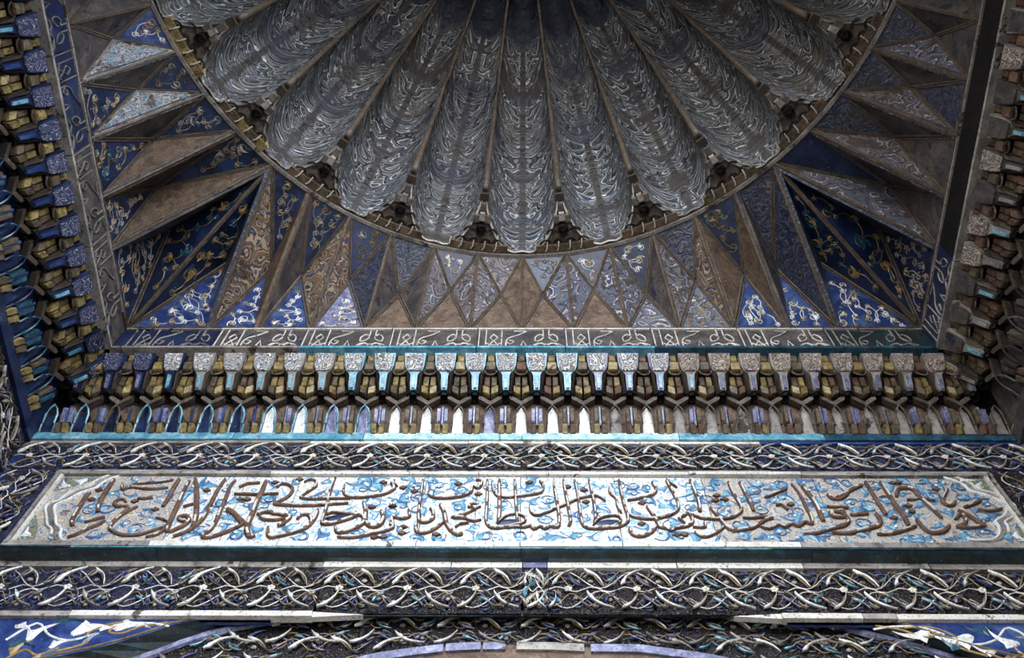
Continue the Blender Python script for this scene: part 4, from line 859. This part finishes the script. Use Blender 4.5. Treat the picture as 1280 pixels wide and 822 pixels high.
# ------------------------------------------------------------------ rim ring and fluted half dome
sd = thing('fluted_half_dome', 'half dome of deep scrollwork flutes between brown ribs at the top', 'dome', (0, YC, H))
def pol(r, a, z=0.0): return Vector((r * math.sin(a), r * math.cos(a), z))
rr_ = thing('dome_rim', 'curved rim of tan glazed blocks and tiny muqarnas under the flutes', 'rim', (0, YC, H))
def arc_slab(r0, r1, a0, a1, z0, z1, n=3):
    mb = MB()
    for i in range(n):
        a, b = a0 + (a1 - a0) * i / n, a0 + (a1 - a0) * (i + 1) / n
        mb.slab([pol(r0, a, z0), pol(r1, a, z0), pol(r1, b, z0), pol(r0, b, z0)], (0, 0, z1 - z0))
    return mb
A_ = math.radians(14.45)
for k in range(-13, 14):
    part('rim_fillet', arc_slab(R - .004, R + .012, (k - .5) * DT * 1 , (k + .5) * DT, -.012, .03), 'stone', rr_)
G = lambda t: math.cos(t * math.pi / 2) ** .85
HD = 1.75
def flute_pt(a, t):
    """a in [-1,1] across, t in [0,1] up, around angle 0"""
    g = max(.02, math.cos(t * math.pi / 2 * .985) ** .8)
    rrib = 1.335 * g; rc = (R - .005) * g
    hw = rrib * math.tan(DT) * .985
    b = max(0.0, 1 - abs(a) ** 2.6) ** .74
    r = rrib + (rc - rrib) * b - .010 * g * math.exp(-(a / .07) ** 2)
    x = hw * a * (1 + .10 * b)
    z = HD * math.sin(t * math.pi / 2) + .095 * (1 - b) * (1 - t)
    return x, r, z
NA, NTT = 26, 46
def flute_mesh():
    mb = MB(); uv = {}
    for j in range(NTT + 1):
        t = (j / NTT) ** 1.25
        for i in range(NA + 1):
            q = -1 + 2 * i / NA; a = math.copysign(abs(math.sin(q * math.pi / 2)) ** .8, q)
            x, r, z = flute_pt(a, t); mb.v.append((x, r, z))
            uv[len(mb.v) - 1] = (abs(q) * 1.5 * (1 - .45 * t) , 17.0 * (j / NTT) ** 1.12)
    for j in range(NTT):
        for i in range(NA):
            p = j * (NA + 1) + i; mb.f.append((p, p + 1, p + NA + 2, p + NA + 1))
    me = mb.mesh('flute', smooth=True, uv=uv); return me
FM = flute_mesh()
lipm = MB().tube([Vector(flute_pt(math.copysign(abs(math.sin(q * math.pi / 2)) ** .8, q), 0)) + Vector((0, -.004, -.002)) for q in [-.97 + 1.94 * i / 24 for i in range(25)]], .0045, 5).mesh('lip', smooth=True)
ribm = MB().tube([Vector((0, 1.335 * max(.02, math.cos(t * math.pi / 2 * .985) ** .8) - .012, HD * math.sin(t * math.pi / 2) + .095 * (1 - t))) for t in [i / 20 * .97 for i in range(21)]], [.016 * (1 - .6 * i / 20) for i in range(21)], 6).mesh('rib', smooth=True)
# pocket pieces (local: y radial, x tangential)
PK = {}
def pocket_outline():
    L = []
    for a in (.42, .55, .68, .78, .86, .92, .97, 1.0):
        x, r, z = flute_pt(a, 0); p = Vector((x, r, z)); p.rotate(Matrix.Rotation(math.radians(14.45 / 2), 3, 'Z')); L.append(p)
    right = [Vector((-p.x, p.y, p.z)) for p in L]
    return L, right
PL, PR = pocket_outline()
pm = MB()
for i in range(len(PL) - 1):
    up_ = Vector((0, 0, .006))
    pm.slab([PL[i] + up_, PR[i] + up_, PR[i + 1] + up_, PL[i + 1] + up_] if (PL[i + 1] - PR[i + 1]).length > 1e-4 else [PL[i] + up_, PR[i] + up_, PL[i + 1] + up_], (0, 0, .03))
pm.slab([(PL[0].x * 1.25, R - .004, .004), (-PL[0].x * 1.25, R - .004, .004), PR[0] + Vector((0, 0, .006)), PL[0] + Vector((0, 0, .006))], (0, 0, .03))
PK['pocket_soffit'] = pm.mesh('pocket_soffit')
sh = {}
def shell(cx, cy, cz, r, hgt):
    mb = MB(); n = 7; vs_ = []
    for j in range(4):
        rr2 = r * (1 - j * .28)
        vs_ += [(cx + rr2 * math.cos(math.pi * i / (n - 1) + math.pi), cy + rr2 * .9 * math.sin(math.pi * i / (n - 1) + math.pi), cz + hgt * j / 3 * 0 + hgt * (j / 3) ** 1.5) for i in range(n)]
    # rim thickness
    vs_ += [(cx + r * 1.16 * math.cos(math.pi * i / (n - 1) + math.pi), cy + r * 1.06 * math.sin(math.pi * i / (n - 1) + math.pi), cz - .004) for i in range(n)]
    fs = [(j * n + i, j * n + i + 1, (j + 1) * n + i + 1, (j + 1) * n + i) for j in range(3) for i in range(n - 1)]
    fs += [(i, i + 1, 4 * n + i + 1, 4 * n + i) for i in range(n - 1)]
    mb.add(vs_, fs); return mb
PK['shell'] = shell(0, 0, 0, .026, .028).mesh('shell')
hx = MB(); ring = lambda r, z: [(r * math.cos(k * math.pi / 3), r * math.sin(k * math.pi / 3), z) for k in range(6)]
hx.add(ring(.026, .05) + ring(.026, -.012) + ring(.019, -.012) + ring(.015, .03), [tuple(range(6))] + [(q * 6 + k, q * 6 + (k + 1) % 6, q * 6 + 6 + (k + 1) % 6, q * 6 + 6 + k) for q in range(3) for k in range(6)] + [tuple(18 + k for k in range(5, -1, -1))])
PK['hollow_pendant'] = hx.mesh('hollow_pendant')
PK['bracket'] = MB().facet([(-.012, -.02, 0), (.012, -.02, 0), (.016, .02, -.008), (-.016, .02, -.008)], (0, 0, .05), .2, .12).mesh('bracket')
PK['cap'] = MB().box(-.020, .020, -.018, .018, -.012, .03).mesh('cap')
PK['claw'] = MB().tube([(-.010, .02, 0), (-.003, .004, -.007), (0, -.025, -.004)], .0034, 5).mesh('claw')
for k in range(-6, 7):
    a = k * A_; rot = (0, 0, -a)
    f = link('flute', FM, 'flute', sd); f.rotation_euler = rot
    lp = link('lip', lipm, 'pale' if abs(k) < 2 else 'stone', f)
for k in range(-7, 7):
    a = (k + .5) * A_; rot = (0, 0, -a)
    o = link('rib', ribm, 'rib', sd); o.rotation_euler = rot
    if k in (-7, 6): continue
    p = link('pocket', PK['pocket_soffit'], 'soffit', rr_); p.rotation_euler = rot
    for i, x in enumerate((-.084, -.028, .028, .084)):
        link('shell', PK['shell'], 'soffit', p, (x, 1.556 - abs(x) * .03, .008))
    for x, y in ((-.052, 1.510), (.052, 1.510)): link('shell', PK['shell'], 'soffit', p, (x, y, .022))
    link('hollow_pendant', PK['hollow_pendant'], 'dark_hole', p, (0, 1.495, .022))
    for x in (-.026, .026): link('bracket', PK['bracket'], 'soffit', p, (x, 1.452, .050))
    for y, z in ((1.440, .044), (1.400, .066)):
        b_ = link('bracket', PK['bracket'], 'stone' if y > 1.42 else 'soffit', p, (0, y, z))
    link('cap', PK['cap'], 'core', p, (0, 1.358, .086))
    # tan blocks of the rim between two flute tips
    for i in range(5):
        w0 = a + (i - 2.5) * .034; 
        bl_ = arc_slab(R - .042, R - .005, w0 + .0012, w0 + .0328, -.004, .03, 2)
        mm = 'gold_dull' if rng.random() < (.5 if k > -4 else .2) else ('gold' if k < -3 else 'plaster')
        o = part('rim_block', bl_, mm, rr_)
        c_ = link('claw', PK['claw'], 'pale', rr_, pol(R - .035, w0, -.004)); c_.rotation_euler = (0, 0, -w0)
# backing shell above the flutes so no daylight leaks between them
bs = MB(); nb = 24
for j in range(8):
    t0, t1 = j / 8, (j + 1) / 8
    for i in range(nb):
        a0, a1 = -1.6 + 3.2 * i / nb, -1.6 + 3.2 * (i + 1) / nb
        q = lambda t, a: pol((R + .03) * max(.0, math.cos(t * math.pi / 2)) ** .8 + .02, a, .05 + (HD + .05) * math.sin(t * math.pi / 2))
        bs.slab([q(t0, a0), q(t0, a1), q(t1, a1), q(t1, a0)], (0, 0, .05))
part('outer_shell', bs, 'core', sd)
